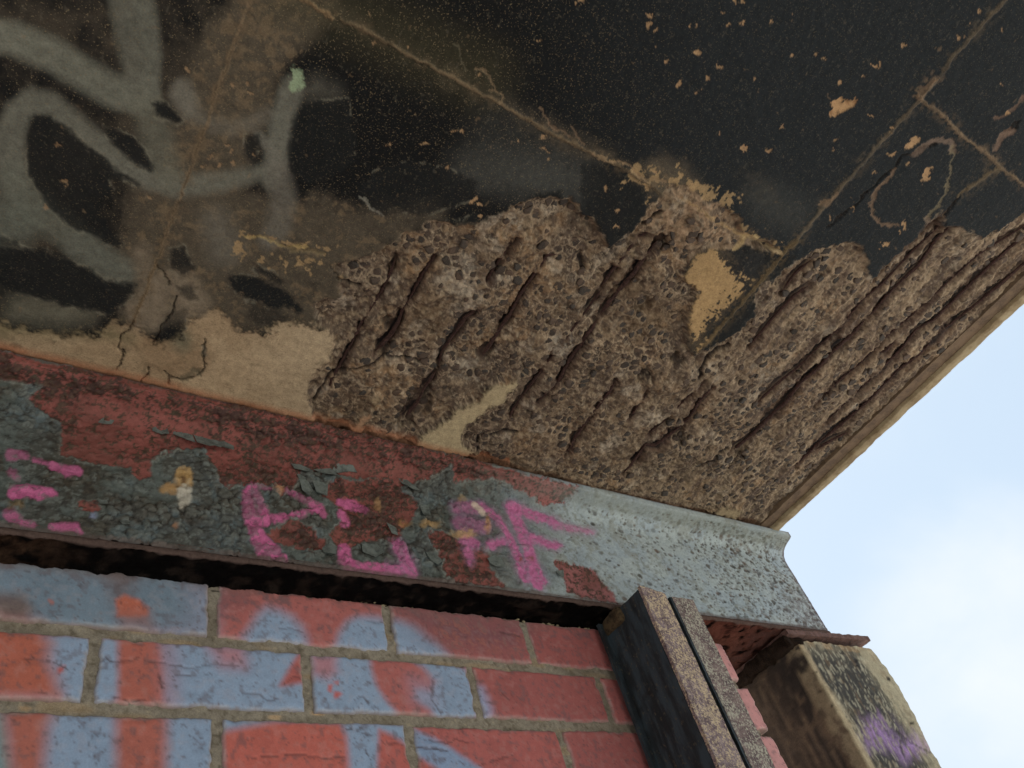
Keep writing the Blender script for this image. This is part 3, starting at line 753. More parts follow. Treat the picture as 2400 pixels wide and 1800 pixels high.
chips += [(q('B', (p_, r_2))[0], a_, b_2, t_) for p_, r_2, a_, b_2, t_ in (
    (1560, 5, 9, 5, 0), (1518, 25, 4, 4, 0), (2000, 108, 6, 5, 0), (2000, 155, 5, 6, .5), (2035, 190, 5, 3, 0), (1293, 268, 5, 3, 0), (2105, 398, 5, 5, 0), (2045, 300, 3, 2.5, 0), (897, 488, 5, 3, 0), (2180, 550, 6, 9, .6),
    (435, 300, 4, 4, 0), (735, 850, 6, 3, 0), (785, 850, 3, 5, .4), (540, 935, 7, 2.5, 0), (312, 940, 3, 3, 0), (680, 1085, 3, 4, 0), (860, 1310, 5, 9, .5), (890, 1340, 4, 3, 0), (1335, 1030, 3, 5, .4), (215, 290, 3, 5, 0), (175, 100, 3, 6, 0),
    (1785, 1365, 6, 4, 0), (1780, 1475, 5, 3, 0), (1700, 1215, 3, 5, -.5), (2035, 1125, 4, 4, 0), (1155, 910, 4, 3, 0), (1305, 885, 6, 2, .5), (1320, 970, 9, 2, .2), (900, 1415, 4, 4, 0))]
chips += [(q('A', (p_, r_2))[0], a_, b_2, t_) for p_, r_2, a_, b_2, t_ in (
    (435, 1185, 10, 8, 0), (295, 1345, 7, 5, 0), (970, 1285, 8, 5, .6), (1500, 550, 6, 6, 0), (1600, 545, 5, 5, 0), (1625, 612, 7, 6, 0), (1300, 1075, 7, 6, 0), (1470, 940, 5, 4, 0), (1510, 968, 5, 5, 0), (1365, 1022, 6, 4, 0), (1425, 1070, 6, 4, 0), (1500, 1050, 5, 5, 0), (1650, 1010, 4, 4, 0), (1215, 460, 3, 7, -.3), (380, 945, 7, 2, 0))]
for c_, a_, b_2, t_ in chips:
    k = np.nonzero((np.abs(U0[:, 0] - c_[0]) < 40) & (np.abs(U0[:, 1] - c_[1]) < 40))[0]
    if len(k) == 0:
        continue
    dim = .95 if c_[0] > 800 else .6
    sd = spot(Uc[k] + (Uc[k] - U0[k]) * .5, c_, a_ * .95, b_2 * .95, t_)
    sub = col[k]; lay(sub, sm(sd, -1.2, 1.0) * (.65 + .6 * m2[k]), lin(168, 132, 90), dim); col[k] = sub
    z[k] += sm(sd, -1.5, 1.2) * .0009
big = poly(Uc + (Uc - U0) * .7, q('D', (1030, 615), (1050, 640), (1075, 660), (1128, 655), (1095, 690), (1050, 700), (1000, 725), (955, 762), (945, 745), (975, 705), (962, 665), (1000, 628)), 30)
lay(col, sm(big, -1.5, 1), lin(176, 136, 90), .95)
lay(col, sm(big, -1.5, 1) * sm(m2, .5, .6), lin(132, 90, 52), .6)
z += sm(big, -1.5, 1.5) * .0018
# small random chips everywhere on the film
k0 = fbm(x, y, f=150, oct=2, gain=.4, seed=21)
lay(col, sm(k0, .90, .93) * (1 - sp) * (1 - .5 * tw), lin(140, 112, 78), .3)
k1 = fbm(x, y, f=330, oct=1, seed=23)
lay(col, sm(k1, .86, .95) * (1 - sp) * (1 - tw), lin(100, 92, 76), .3)
# pale green paint end dot
dot_ = poly(Us, q('A', (1850, 500), (1855, 460), (1880, 432), (1915, 426), (1960, 450), (1978, 500), (1970, 550), (1935, 590), (1900, 610), (1865, 570)), 30)
lay(col, sm(dot_, -2.5, 2.5) * sm(m1 + (g1 - .5) * .5, .30, .48), lin(142, 160, 122), .9)
# rusty line of the concrete against the steel
yy_ = y - .725
lay(col, sm(-yy_, .020, .003) * (U0[:, 0] < 1200) * (.5 + m1), lin(168, 104, 66), .75)
lay(col, sm(-yy_, .006, .001), lin(92, 64, 44), .8)
z += (n1 - .5) * .0025 + (m1 - .5) * .0012 * (1 - sp) + (g1 - .5) * .0005
# a shallow lip where the film ends
z += .0014 * tw * (1 - sp)
far = (x < -.205) | (y < -.305)
edge = (x == fx[0]) | (y == fy[0])
z[far] = (n1[far] - .5) * .003
Z = SZ + z
Z[edge] = SZ + .06
grid_h = Z.reshape(len(fx), len(fy))
spm_g = spm.reshape(len(fx), len(fy)); reb_g = np.full(N, -60.); reb_g[ix] = rb; reb_g = reb_g.reshape(len(fx), len(fy))

# stones standing in the broken face: outlines from the same cells that shade the mortar
def cellsite(a, b, seed):
    return np.array([(a + .5 + .84 * (TAB[a & 63, b & 63, seed] - .5)) * CELL, (b + .5 + .84 * (TAB[a & 63, b & 63, seed + 1] - .5)) * CELL])
stones = []
for a in range(int(.20 / CELL), int(1.35 / CELL)):
    for b in range(int(-.25 / CELL), int(.725 / CELL) + 1):
        c0 = cellsite(a, b, 10)
        if not (.2 < c0[0] < 1.34 and -.25 < c0[1] < .712):
            continue
        i, j = np.searchsorted(fx, c0[0]), np.searchsorted(fy, c0[1])
        if i >= len(fx) - 2 or spm_g[i, j] < 9 or reb_g[i, j] > -6:
            continue
        rp = float(sm(np.array(fbm(np.array([c0[0]]), np.array([c0[1]]), f=24, oct=3, seed=11)), .42, .58)[0])
        if rs.rand() > .10 + .62 * rp:
            continue
        nb = [cellsite(a + i2, b + j2, 10) - c0 for i2 in (-2, -1, 0, 1, 2) for j2 in (-2, -1, 0, 1, 2) if (i2, j2) != (0, 0)]
        th = np.sort(np.linspace(0, 2 * math.pi, 9)[:-1] + rs.uniform(-.3, .3, 8))
        rr = []
        for t in th:
            d = np.array([math.cos(t), math.sin(t)])
            r0 = 9.
            for v in nb:
                pr = v @ d
                if pr > 1e-6:
                    r0 = min(r0, (v @ v) / (2 * pr))
            rr.append(min(r0, CELL * .72) * rs.uniform(.84, 1.0))
        stones.append((c0, th, np.array(rr) * rs.choice([rs.uniform(.5, .75), rs.uniform(.8, .97), rs.uniform(.85, .97)]), grid_h[i, j]))
# pale mortar rim round each stone
for c0, th, rr, h0 in stones:
    i0, i1 = np.searchsorted(fx, [c0[0] - .011, c0[0] + .011]); j0, j1 = np.searchsorted(fy, [c0[1] - .011, c0[1] + .011])
    if i1 <= i0 or j1 <= j0:
        continue
    ii, jj = np.meshgrid(np.arange(i0, min(i1, len(fx))), np.arange(j0, min(j1, len(fy))), indexing='ij')
    kk = (ii * len(fy) + jj).ravel()
    dx, dy = x[kk] - c0[0], y[kk] - c0[1]
    R = np.interp(np.arctan2(dy, dx) % (2 * math.pi), np.append(th, th[0] + 2 * math.pi), np.append(rr, rr[0]))
    d = np.hypot(dx, dy) - R
    sub = col[kk]
    lay(sub, np.exp(-((d - .0010) / .0012) ** 2) * sm(m2[kk] + (n2[kk] - .5), .40, .60), lin(158, 136, 108), .55); col[kk] = sub
me = raw_mesh('soffit', np.stack([x, y, Z], 1), gridF(len(fx), len(fy)), True, np.clip(col, 0, 1), {'speck': np.clip(speck, 0, 1)})
sof = adopt(link('soffit', me, M_soffit), slab)

def stone_geo(c0, th, rr, h0):
    k = len(th)
    tilt = rs.uniform(-.12, .12, 2)
    prot = rs.uniform(.0004, .0018)
    base = [(c0[0] + r * math.cos(t), c0[1] + r * math.sin(t), h0 + .003) for t, r in zip(th, rr)]
    mid = [(c0[0] + r * .97 * math.cos(t), c0[1] + r * .97 * math.sin(t), h0 - prot * .3 + tilt[0] * r * math.cos(t) + tilt[1] * r * math.sin(t)) for t, r in zip(th, rr)]
    top = [(c0[0] + r * .66 * math.cos(t), c0[1] + r * .66 * math.sin(t), h0 - prot + tilt[0] * r * math.cos(t) + tilt[1] * r * math.sin(t)) for t, r in zip(th, rr)]
    V = base + mid + top
    F = []
    for lv in (0, k):
        for i in range(k):
            j = (i + 1) % k
            F.append((lv + j, lv + i, lv + k + i, lv + k + j))
    F.append(tuple(2 * k + i for i in range(k))[::-1])
    return V, F
dist_ = []
for s_ in stones:
    u = project(np.array([[s_[0][0], s_[0][1], SZ]]))[0]
    dd = np.linalg.norm([s_[0][0], s_[0][1], SZ])
    vis = -10 < u[0] < 2410 and -10 < u[1] < 1810
    dist_.append(s_[2].mean() / dd ** 2 * (1 if vis else .01))
order = np.argsort(-np.array(dist_))
V2, F2 = [], []
for rank, i in enumerate(order):
    V, F = stone_geo(*stones[i])
    if rank < 295:
        c0 = Vector((stones[i][0][0], stones[i][0][1], stones[i][3]))
        mm = bpy.data.meshes.new('stone')
        mm.from_pydata([tuple(Vector(v) - c0) for v in V], [], F)
        mm.materials.append(M_stone)
        o = bpy.data.objects.new('stone', mm); C.objects.link(o)
        o.parent = slab; o.location = c0 - Vector(slab.location)
    else:
        b0 = len(V2); V2 += V; F2 += [tuple(b0 + t for t in f) for f in F]
mm = bpy.data.meshes.new('small_stones'); mm.from_pydata(V2, [], F2)
tag(adopt(link('aggregate', mm, M_stone), slab), kind='stuff')

# corroded bars
def tube(pts, rad, name, mat, par, flat=.8, seed=0, sides=9):
    pts = np.asarray(pts)
    L = np.concatenate([[0], np.cumsum(np.linalg.norm(np.diff(pts, axis=0), axis=1))])
    s = np.arange(0, L[-1], .0035)
    P = np.stack([np.interp(s, L, pts[:, k]) for k in range(3)], 1)
    Tn = np.gradient(P, axis=0); Tn /= np.linalg.norm(Tn, axis=1)[:, None] + 1e-9
    up = np.array([0, 0, 1.])
    sd = np.cross(Tn, up); sd /= np.linalg.norm(sd, axis=1)[:, None] + 1e-9
    th = np.linspace(0, 2 * math.pi, sides, endpoint=False)
    tap = np.clip(np.minimum(s, s[-1] - s) / .012, .15, 1)
    V = np.zeros((len(s), sides, 3))
    for k, t in enumerate(th):
        nz = fbm(s + k * .05, np.full(len(s), k * 3.3 + seed), f=110, oct=3, gain=.65, seed=seed % 9)
        r = rad * tap * (.25 + 1.25 * nz) * np.clip(.35 + 1.5 * vnoise(s * 28 + seed * 7.7, np.full(len(s), seed * 1.9)), .35, 1.1)
        V[:, k] = P + sd * (r * math.cos(t))[:, None] + up * (r * flat * math.sin(t))[:, None]
    nS = len(s)
    i, k = np.meshgrid(np.arange(nS - 1), np.arange(sides), indexing='ij')
    k2 = (k + 1) % sides
    F = np.stack([(i * sides + k).ravel(), (i * sides + k2).ravel(), ((i + 1) * sides + k2).ravel(), ((i + 1) * sides + k).ravel()], 1)
    me = raw_mesh(name, V.reshape(-1, 3), F, False)
    return adopt(link(name, me, mat), par)
for i, (pts, wd) in enumerate(REB):
    P3 = []
    for p_ in pts:
        v = unp(p_, 2, SZ)
        if v[0] > 1.345 or v[1] < -1.2 or v[1] > .715:
            continue
        a, b = min(np.searchsorted(fx, v[0]), len(fx) - 1), min(np.searchsorted(fy, v[1]), len(fy) - 1)
        P3.append((v[0], v[1], SZ + .0120))
    if len(P3) < 2:
        continue
    dm = np.linalg.norm(np.array(P3).mean(0))
    tube(P3, np.clip(wd * dm / FOC * .60, .0016, .0045), 'rebar', M_rebar, slab, .9, i)

# slab body, groove and lip at the free edge
def add_box(name, mat, par, x0, x1, y0, y1, z0, z1, step=.5, amp=0., f=80., seed=0, r=0., smooth=False):
    V, F = rough_box(x0, x1, y0, y1, z0, z1, step, amp, f, seed, r)
    me = raw_mesh(name, V, F, smooth)
    o = link(name, me, mat)
    return adopt(o, par) if par else o
add_box('slab_body', M_body, slab, -2.4, 1.3995, -1.6, 1.15, .870, 1.0)
V, F = rough_box(1.350, 1.3795, -1.6, .80, .8450, .875, .006, .0012, 120, 3)
adopt(link('drip_groove', raw_mesh('drip_groove', V, F), simple('dark_brown_groove_concrete', lin(112, 92, 72), lin(84, 68, 54), 50)), slab)  # groove strip browner and darker than the lip beside it
V, F = rough_box(1.3790, 1.4025, -1.6, .735, .8365, .995, .005, .0022, 60, 5, .005)
adopt(link('edge_lip', raw_mesh('edge_lip', V, F, True), M_lip), slab)

# ------------------------------------------------------------------ steel beam
beam = empty('steel_beam', (0, .765, .62))
tag(beam, 'steel beam under the slab with peeling grey and red paint and pink spray letters', 'steel beam', kind='thing')
prof = [(.7225, .8400), (.7220, .8300), (.7235, .8275), (.7270, .8262), (.7380, .8228), (.7480, .8190), (.7560, .8130), (.7615, .8050), (.7642, .7960), (.7650, .7880), (.7650, .6200)]
prof = np.array(prof)
L = np.concatenate([[0], np.cumsum(np.linalg.norm(np.diff(prof, axis=0), axis=1))])
s = np.arange(0, L[-1] + .0007, .00145)
PY, PZ = np.interp(s, L, prof[:, 0]), np.interp(s, L, prof[:, 1])
NY, NZ = np.gradient(PZ), -np.gradient(PY)
ln_ = np.hypot(NY, NZ); NY, NZ = NY / ln_, NZ / ln_        # outward normal (towards the viewer / down)
bx = np.concatenate([np.linspace(-2.4, -.12, 24), np.arange(-.10, .9, .0016), np.arange(.9, 1.434, .0019), [1.434]])
gx, gs = np.meshgrid(bx, np.arange(len(s)), indexing='ij')
x = gx.ravel(); si = gs.ravel(); N = len(x)
tilt = lambda X: -.0072 + .0095 * np.clip(X, -.3, 1.434)
tb = np.clip((.84 - PZ[si]) / .22, 0, 1)
y0 = PY[si]; z0 = PZ[si] + tilt(x) * tb * .75
V = np.stack([x, y0, z0], 1)
U0 = project(V)
zc = 1.0 - s[si]
n1 = fbm(x, zc, f=26, oct=5, seed=41); n2 = fbm(x, zc, f=26, oct=5, seed=42)
m1 = fbm(x, zc, f=120, oct=4, gain=.6, seed=43); m2 = fbm(x, zc, f=120, oct=4, gain=.6, seed=44)
g1 = fbm(x, zc, f=340, oct=2, gain=.7, seed=45)
Uw = U0 + np.stack([(n1 - .5) * 36 + (m1 - .5) * 24, (n2 - .5) * 36 + (m2 - .5) * 24], 1)
Us = U0 + np.stack([(n1 - .5) * 12 + (m1 - .5) * 20, (n2 - .5) * 12 + (m2 - .5) * 20], 1)
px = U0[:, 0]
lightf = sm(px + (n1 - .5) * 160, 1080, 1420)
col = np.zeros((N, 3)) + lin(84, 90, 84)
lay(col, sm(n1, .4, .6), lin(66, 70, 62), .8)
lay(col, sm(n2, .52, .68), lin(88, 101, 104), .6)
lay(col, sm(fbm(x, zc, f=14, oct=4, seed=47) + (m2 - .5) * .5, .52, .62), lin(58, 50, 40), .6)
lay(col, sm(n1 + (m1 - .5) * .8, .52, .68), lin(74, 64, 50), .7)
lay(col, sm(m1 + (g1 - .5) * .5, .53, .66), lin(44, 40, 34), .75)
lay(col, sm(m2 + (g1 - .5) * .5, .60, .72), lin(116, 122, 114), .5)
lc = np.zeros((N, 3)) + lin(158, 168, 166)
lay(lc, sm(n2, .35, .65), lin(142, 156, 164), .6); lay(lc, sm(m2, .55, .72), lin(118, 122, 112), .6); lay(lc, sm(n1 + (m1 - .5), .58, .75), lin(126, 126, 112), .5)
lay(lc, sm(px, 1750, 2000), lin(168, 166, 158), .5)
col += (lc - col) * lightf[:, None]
out = (g1 - .5) * .0006 + (m1 - .5) * .0016 + (n1 - .5) * .002
# crusty blistering on the left
ca1, ca2, caid = vor(x + (m1 - .5) * .012, zc + (m2 - .5) * .012, .013, 30)
cr = (1 - lightf) * sm(n2 + (n1 - .5) * .4, .38, .58)
out += cr * (sm(ca2 - ca1, .02, .30) * .0034 * caid + (m2 - .5) * .007) + (1 - lightf) * (m1 - .5) * .003
lay(col, cr * sm(.10 - (ca2 - ca1), 0, .08) * sm(n1 + (m1 - .5), .45, .6), lin(30, 26, 22), .7)
lay(col, cr * caid * sm(ca2 - ca1, .1, .3), lin(106, 108, 98), .45)
# red primer bared
RED = [cat(q('E', (-300, 560), (0, 615), (2212, 1100)), q('P', (0, 690), (500, 820), (970, 940), (975, 955), (880, 1055), (820, 1062), (740, 1050), (700, 1010), (560, 950), (420, 885), (180, 912)),
           q('K', (1550, 490), (1545, 395), (1390, 475), (1200, 520), (1130, 480), (900, 462), (790, 450), (640, 430), (570, 420), (520, 540), (420, 590)),
           q('E', (1850, 1500), (1560, 1490), (1420, 1480), (1410, 1370), (1300, 1250), (1220, 1240), (1040, 1290), (980, 1330), (960, 1440), (870, 1430), (850, 1360), (560, 1330), (400, 1270), (400, 1100), (250, 1000), (180, 930), (290, 850), (0, 785), (-300, 740))),
       q('K', (800, 480), (1130, 478), (1210, 530), (1330, 640), (1290, 720), (1230, 780), (1200, 880), (1160, 900), (1000, 870), (880, 920), (800, 910), (740, 830), (860, 720), (800, 640), (700, 560)),
       q('K', (340, 830), (480, 760), (600, 770), (720, 880), (710, 935), (640, 968), (520, 920), (420, 900)),
       q('K', (1380, 830), (1500, 820), (1600, 870), (1650, 930), (1750, 925), (1800, 990), (1780, 1040), (1890, 1150), (1890, 1180), (1600, 1150), (1500, 1120), (1490, 1000), (1430, 930)),
       q('L', (1375, 300), (1480, 335), (1560, 370), (1610, 362), (1700, 440), (1750, 520), (1800, 590), (1660, 580), (1480, 530), (1430, 430)),
       q('e', (840, 800), (1040, 790), (1080, 880), (940, 920), (830, 890)), q('e', (1430, 400), (1600, 420), (1610, 560), (1450, 560))]
rd = np.full(N, -60.)
for i, pz in enumerate(RED):
    rd = np.maximum(rd, poly(Us, pz, 60))
rw = sm(rd, -1.5, 2.0)
redc = np.zeros((N, 3)) + lin(132, 70, 60)
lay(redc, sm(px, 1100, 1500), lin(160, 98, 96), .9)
lay(redc, sm(n1, .4, .62), lin(108, 60, 50), .7)
band = sm(poly(U0, cat(q('E', (-300, 600), (2212, 1120)), q('P', (400, 840), (380, 900)), q('E', (2212, 1260), (1300, 1060), (500, 900), (-300, 740))), 60), -20, 30)
dmg = np.clip(.30 + .62 * band + .5 * sm(poly(U0, RED[1], 60), -10, 20) + .5 * sm(poly(U0, RED[3], 60), 0, 25) + .45 * sm(poly(U0, RED[2], 60), 0, 20), 0, 1)
rst = sm(dmg + (m1 - .5) * 2.0 + (g1 - .5) * 2.2 + (n2 - .5) * 1.4, .46, .72)
lay(redc, rst, lin(56, 39, 32), .9)
lay(redc, rst * sm(g1, .5, .7), lin(98, 72, 52), .5)
lay(redc, sm(m2 + (g1 - .5) * .4, .66, .76), lin(60, 52, 36), .8)
# yellow-brown edge shadowing where the paint layer ends is left to the step in the relief
col += (redc - col) * rw[:, None]
out += -.0014 * rw + rst * rw * (m1 - .4) * .002
lay(col, np.exp(-((rd + 3.0) / 2.0) ** 2) * sm(n1, .4, .6) * (1 - rw), lin(148, 150, 138), .35)
# spots of rust through the light paint
rsp = np.random.RandomState(11)
def local(arrx, arrs, cx, cs, rad):
    i0, i1 = np.searchsorted(bx, [cx - rad, cx + rad]); j0, j1 = np.searchsorted(s, [cs - rad, cs + rad])
    ii, jj = np.meshgrid(np.arange(i0, min(i1, len(bx))), np.arange(j0, min(j1, len(s))), indexing='ij')
    return (ii * len(s) + jj).ravel()
sv_ = s[si]
for k in range(1900):
    cx = .62 + .82 * math.sqrt(rsp.rand()) if k % 3 else rsp.uniform(1.15, 1.434)
    cs = rsp.uniform(.018, L[-1])
    if cx > 1.434:
        continue
    near_edge = max(0, (cx - 1.22) / .21)
    r = rsp.uniform(.0010, .0026) * (1 + (rsp.rand() > .86) * 1.0)
    kk = local(None, None, cx, cs, r * 2.5)
    if len(kk) == 0:
        continue
    dx, dz = (x[kk] - cx), (sv_[kk] - cs)
    d = np.hypot(dx * .9, dz * 1.15) / r + (m1[kk] - .5) * .9
    wgt = sm(-d, -1.5, -.7) * (.35 + .65 * rsp.rand()) * (lightf[kk] * .9 + .1)
    sub = col[kk]; lay(sub, wgt, lin(*random.choice([(78, 66, 48), (58, 50, 40), (92, 70, 52), (72, 66, 62)])), .9); col[kk] = sub
    out[kk] -= sm(-d, -1.3, -.3) * .0011
    lay(sub, 0 * wgt, (0, 0, 0))
rgt = sm(px + (n1 - .5) * 80, 1760, 1980) * sm(U0[:, 1], 1330, 1420)
lay(col, rgt * sm(m2 + (g1 - .5) * .5, .44, .56), lin(92, 80, 80), .85)
out += rgt * (m2 - .5) * .003
ed = sm(x, 1.424, 1.433)
lay(col, ed, lin(98, 82, 86), .7)
# pink lettering and stains
PK = lin(192, 88, 136)
pinks = [(q('e', (150, 720), (300, 700), (560, 720)), [16, 18, 12], .95), (q('e', (560, 420), (700, 470), (850, 480)), [8, 13, 12], .75), (q('e', (120, 300), (260, 300)), [15, 10], .5),
         (q('e', (130, 480), (180, 560)), [10, 8], .4), (q('e', (90, 950), (180, 1010)), [16, 14], .7), (q('e', (230, 1040), (350, 1060)), [7, 7], .6), (q('e', (560, 1080), (820, 1090), (870, 1140)), [8, 12, 6], .8), (q('e', (360, 350), (500, 390)), [5, 4], .7),
         (q('K', (215, 560), (235, 720), (290, 860), (370, 980), (400, 1020)), [10, 16, 20, 27, 28], .97), (q('K', (250, 510), (280, 600), (320, 700)), [5, 8, 12], .85), (q('K', (330, 745), (480, 725), (670, 690)), [14, 9, 8], .95),
         (q('K', (480, 560), (590, 610), (690, 660), (720, 710)), [6, 8, 9, 7], .75), (q('K', (820, 620), (900, 640), (985, 690)), [9, 13, 9], .92), (q('K', (830, 700), (860, 760)), [11, 10], .9), (q('K', (300, 540), (370, 550)), [4, 4], .7),
         (q('K', (845, 930), (850, 1000), (900, 1045)), [15, 16, 15], .97), (q('K', (880, 1045), (1050, 1055), (1240, 1075)), [14, 13, 12], .97), (q('K', (1190, 900), (1235, 990), (1290, 1090)), [13, 14, 12], .97),
         (q('K', (1640, 870), (1700, 900)), [15, 10], .9), (q('K', (1650, 940), (1670, 990), (1670, 1020)), [8, 7, 5], .85), (q('K', (1790, 905), (1880, 885)), [10, 8], .95), (q('K', (1580, 660), (1700, 660)), [14, 14], .5),
         (q('K', (1740, 650), (1850, 740), (1930, 880), (1980, 1020), (2025, 1130)), [7, 8, 8.5, 9, 10], .97), (q('K', (1925, 655), (1980, 780), (2030, 900), (2060, 1030), (2110, 1150)), [10, 13, 13, 15, 17], .97),
         (q('K', (1925, 655), (2080, 715), (2212, 760)), [11, 11, 9], .92), (q('P', (830, 1180), (930, 1210), (1080, 1240)), [9, 8, 4], .6), (q('K', (2060, 860), (2212, 905)), [9, 9], .95), (q('P', (760, 1310), (860, 1325)), [8, 5], .8), (q('K', (1600, 760), (1760, 790)), [16, 14], .35)]
crumb = np.maximum(sm(n2 + (m1 - .5) * 1.2, .56, .62) * (px < 1240) * .5, sm(m2 + (g1 - .5) * .6, .62, .72) * .6)
for pts, wd, al in pinks:
    sd = line(U0 + (Us - U0) * .6, pts, np.array(wd, float), 40)
    lay(col, sm(sd, -3, 3) * (1 - crumb), PK, al)
    lay(col, sm(sd, -14, 2) * (px > 900), lin(160, 112, 150), .25)
    out += sm(sd, -2, 2) * .0003
for c_, a_, b_2, cc, al in ((q('E', (1190, 1450))[0], 22, 26, lin(176, 138, 78), .85), (q('E', (1100, 1500))[0], 26, 14, lin(170, 128, 70), .8), (q('E', (1190, 1550))[0], 18, 30, lin(186, 176, 156), .85),
                        (q('E', (1190, 1440))[0], 8, 7, lin(90, 58, 30), .8), (q('K', (1240, 760))[0], 16, 10, lin(164, 116, 60), .6), (q('K', (1400, 770))[0], 26, 9, lin(176, 138, 80), .6), (q('K', (1070, 660))[0], 12, 12, lin(168, 124, 74), .6),
                        (q('K', (1620, 830))[0], 30, 9, lin(190, 148, 90), .7), (q('K', (1780, 770))[0], 7, 22, lin(180, 130, 60), .6), (q('K', (430, 550))[0], 12, 6, lin(190, 130, 84), .8), (q('K', (1610, 600))[0], 10, 8, lin(160, 130, 80), .5),
                        (q('K', (2050, 985))[0], 8, 7, lin(120, 80, 30), .8), (q('g', (1410, 150))[0], 5, 6, lin(140, 60, 30), .8), (q('e', (180, 850))[0], 18, 10, lin(120, 92, 50), .7), (q('e', (1880, 1090))[0], 7, 6, lin(150, 100, 60), .8), (q('e', (1010, 950))[0], 6, 10, lin(150, 160, 190), .7)):
    lay(col, sm(spot(Us, c_, a_, b_2), -4, 5) * (.4 + 1.1 * m1), cc, al)
lay(col, sm(line(U0, q('K', (1690, 640), (1750, 700)), 6, 30), -2, 2), lin(206, 186, 160), .8)
# shade below the top flange painted as a duller band; lower edge rust
fb = sm(-np.abs(sv_ - .026), -.024, -.008)
lay(col, fb * lightf, lin(122, 126, 114), .55)
lay(col, sm(.0040 - sv_, 0, .003) * .9, lin(70, 52, 40), .6)
low_ = sm(sv_ - (L[-1] - .010), 0, .006)
lay(col, low_ * (.6 + .8 * m1), lin(96, 80, 72), .75)
out += low_ * (m2 - .5) * .003
ny, nz = NY[si], NZ[si]
sign = np.where(ny > 0, -1, 1)
V[:, 1] += ny * sign * out; V[:, 2] += np.where(ny > 0, -nz, nz) * out
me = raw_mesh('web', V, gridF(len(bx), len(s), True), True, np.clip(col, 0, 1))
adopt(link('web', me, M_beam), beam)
# closed end and back
pp = [(1.434, a, b + tilt(1.434) * np.clip((.84 - b) / .22, 0, 1) * .75) for a, b in prof.tolist()] + [(1.434, .95, .62), (1.434, .95, .84)]
pb = [(-2.4, a, b) for _, a, b in pp]
k = len(pp)
F = [tuple(range(k))] + [(i, (i + 1) % k, k + (i + 1) % k, k + i) for i in (k - 3, k - 2, k - 1)]
adopt(link('beam_end', raw_mesh('beam_end', np.array(pp + pb), F), M_plate), beam)
# bottom flange plate: thin rusty edge; scaly underside coloured near black for its shade
def zbot(X):
    return .62 + tilt(X) * .75
fxs = np.concatenate([np.linspace(-2.4, -.12, 16), np.arange(-.1, 1.434, .0035), [1.434]])
row = [(.9, .0), (.7685, .0), (.7630, .0), (.7622, -.002), (.7622, -.0058), (.7635, -.0075)] + [(a, -.0075) for a in np.arange(.767, .975, .0038)]
V, Fc = [], []
for X in fxs:
    for a, b in row:
        V.append((X, a, zbot(X) + b))
V = np.array(V); nr = len(row)
am = np.where(V[:, 1] > .7640, 1.0, .25) * (V[:, 2] < zbot(V[:, 0]) - .004)
nz_ = fbm(V[:, 0], V[:, 1], f=60, oct=4, gain=.6, seed=51) - .5
V[:, 2] += am * (nz_ * .012 + (fbm(V[:, 0], V[:, 1], f=170, oct=2, seed=57) - .5) * .004)
V[:, 1] += (fbm(V[:, 0], V[:, 2], f=90, oct=3, seed=52) - .5) * .002
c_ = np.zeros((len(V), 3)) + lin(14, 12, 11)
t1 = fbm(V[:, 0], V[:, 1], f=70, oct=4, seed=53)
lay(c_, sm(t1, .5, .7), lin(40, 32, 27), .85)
lay(c_, sm(-V[:, 0], -.14, .02) * sm(t1, .3, .6), lin(84, 60, 42), .7)
lay(c_, sm(V[:, 0], .95, 1.05) * sm(t1, .25, .5), lin(112, 66, 52), .85)
lay(c_, sm(V[:, 0], 1.18, 1.26) * sm(t1, .4, .5), lin(58, 46, 44), .6)
lay(c_, (V[:, 1] < .7645) * 1.0, lin(92, 74, 66), .9)
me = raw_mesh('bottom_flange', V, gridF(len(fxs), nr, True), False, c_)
adopt(link('bottom_flange', me, painted('scaly_rust_gap_shade', .5, 260, 1.0, .004, 1.0, .02)), beam)
# lifted flakes of grey paint
def flake(outline, lift, ax_i, seed):
    """sheet of paint with its outline on the web plane, curled away along one side"""
    P = np.array([unp(p_, 1, .764) for p_ in outline])
    c = P.mean(0); k = len(P)
    rings = []
    for t in (1.0, .72, .4, .08):
        R = c + (P - c) * t
        rings.append(R)
    V = np.concatenate(rings)
    lo, hi = V[:, 2].min(), V[:, 2].max()
    w_ = (hi - V[:, 2]) / (hi - lo + 1e-6) if ax_i == 0 else (V[:, 2] - lo) / (hi - lo + 1e-6)
    nzv = fbm(V[:, 0], V[:, 2], f=90, oct=3, seed=seed) - .5
    V[:, 1] = .7630 - lift * w_ ** 1.6 - .004 * nzv * (.3 + w_)
    V2 = V.copy(); V2[:, 1] += .0009
    F = []
    m_ = len(V)
    for r in range(3):
        for i in range(k):
            j = (i + 1) % k
            F.append((r * k + i, r * k + j, (r + 1) * k + j, (r + 1) * k + i)); F.append(tuple(m_ + t for t in (r * k + j, r * k + i, (r + 1) * k + i, (r + 1) * k + j)))
    for i in range(k):
        j = (i + 1) % k; F.append((j, i, m_ + i, m_ + j))
    F.append(tuple(3 * k + i for i in range(k))); F.append(tuple(m_ + 3 * k + i for i in range(k))[::-1])
    adopt(link('paint_flake', raw_mesh('paint_flake', np.concatenate([V, V2]), F), M_flake), beam)
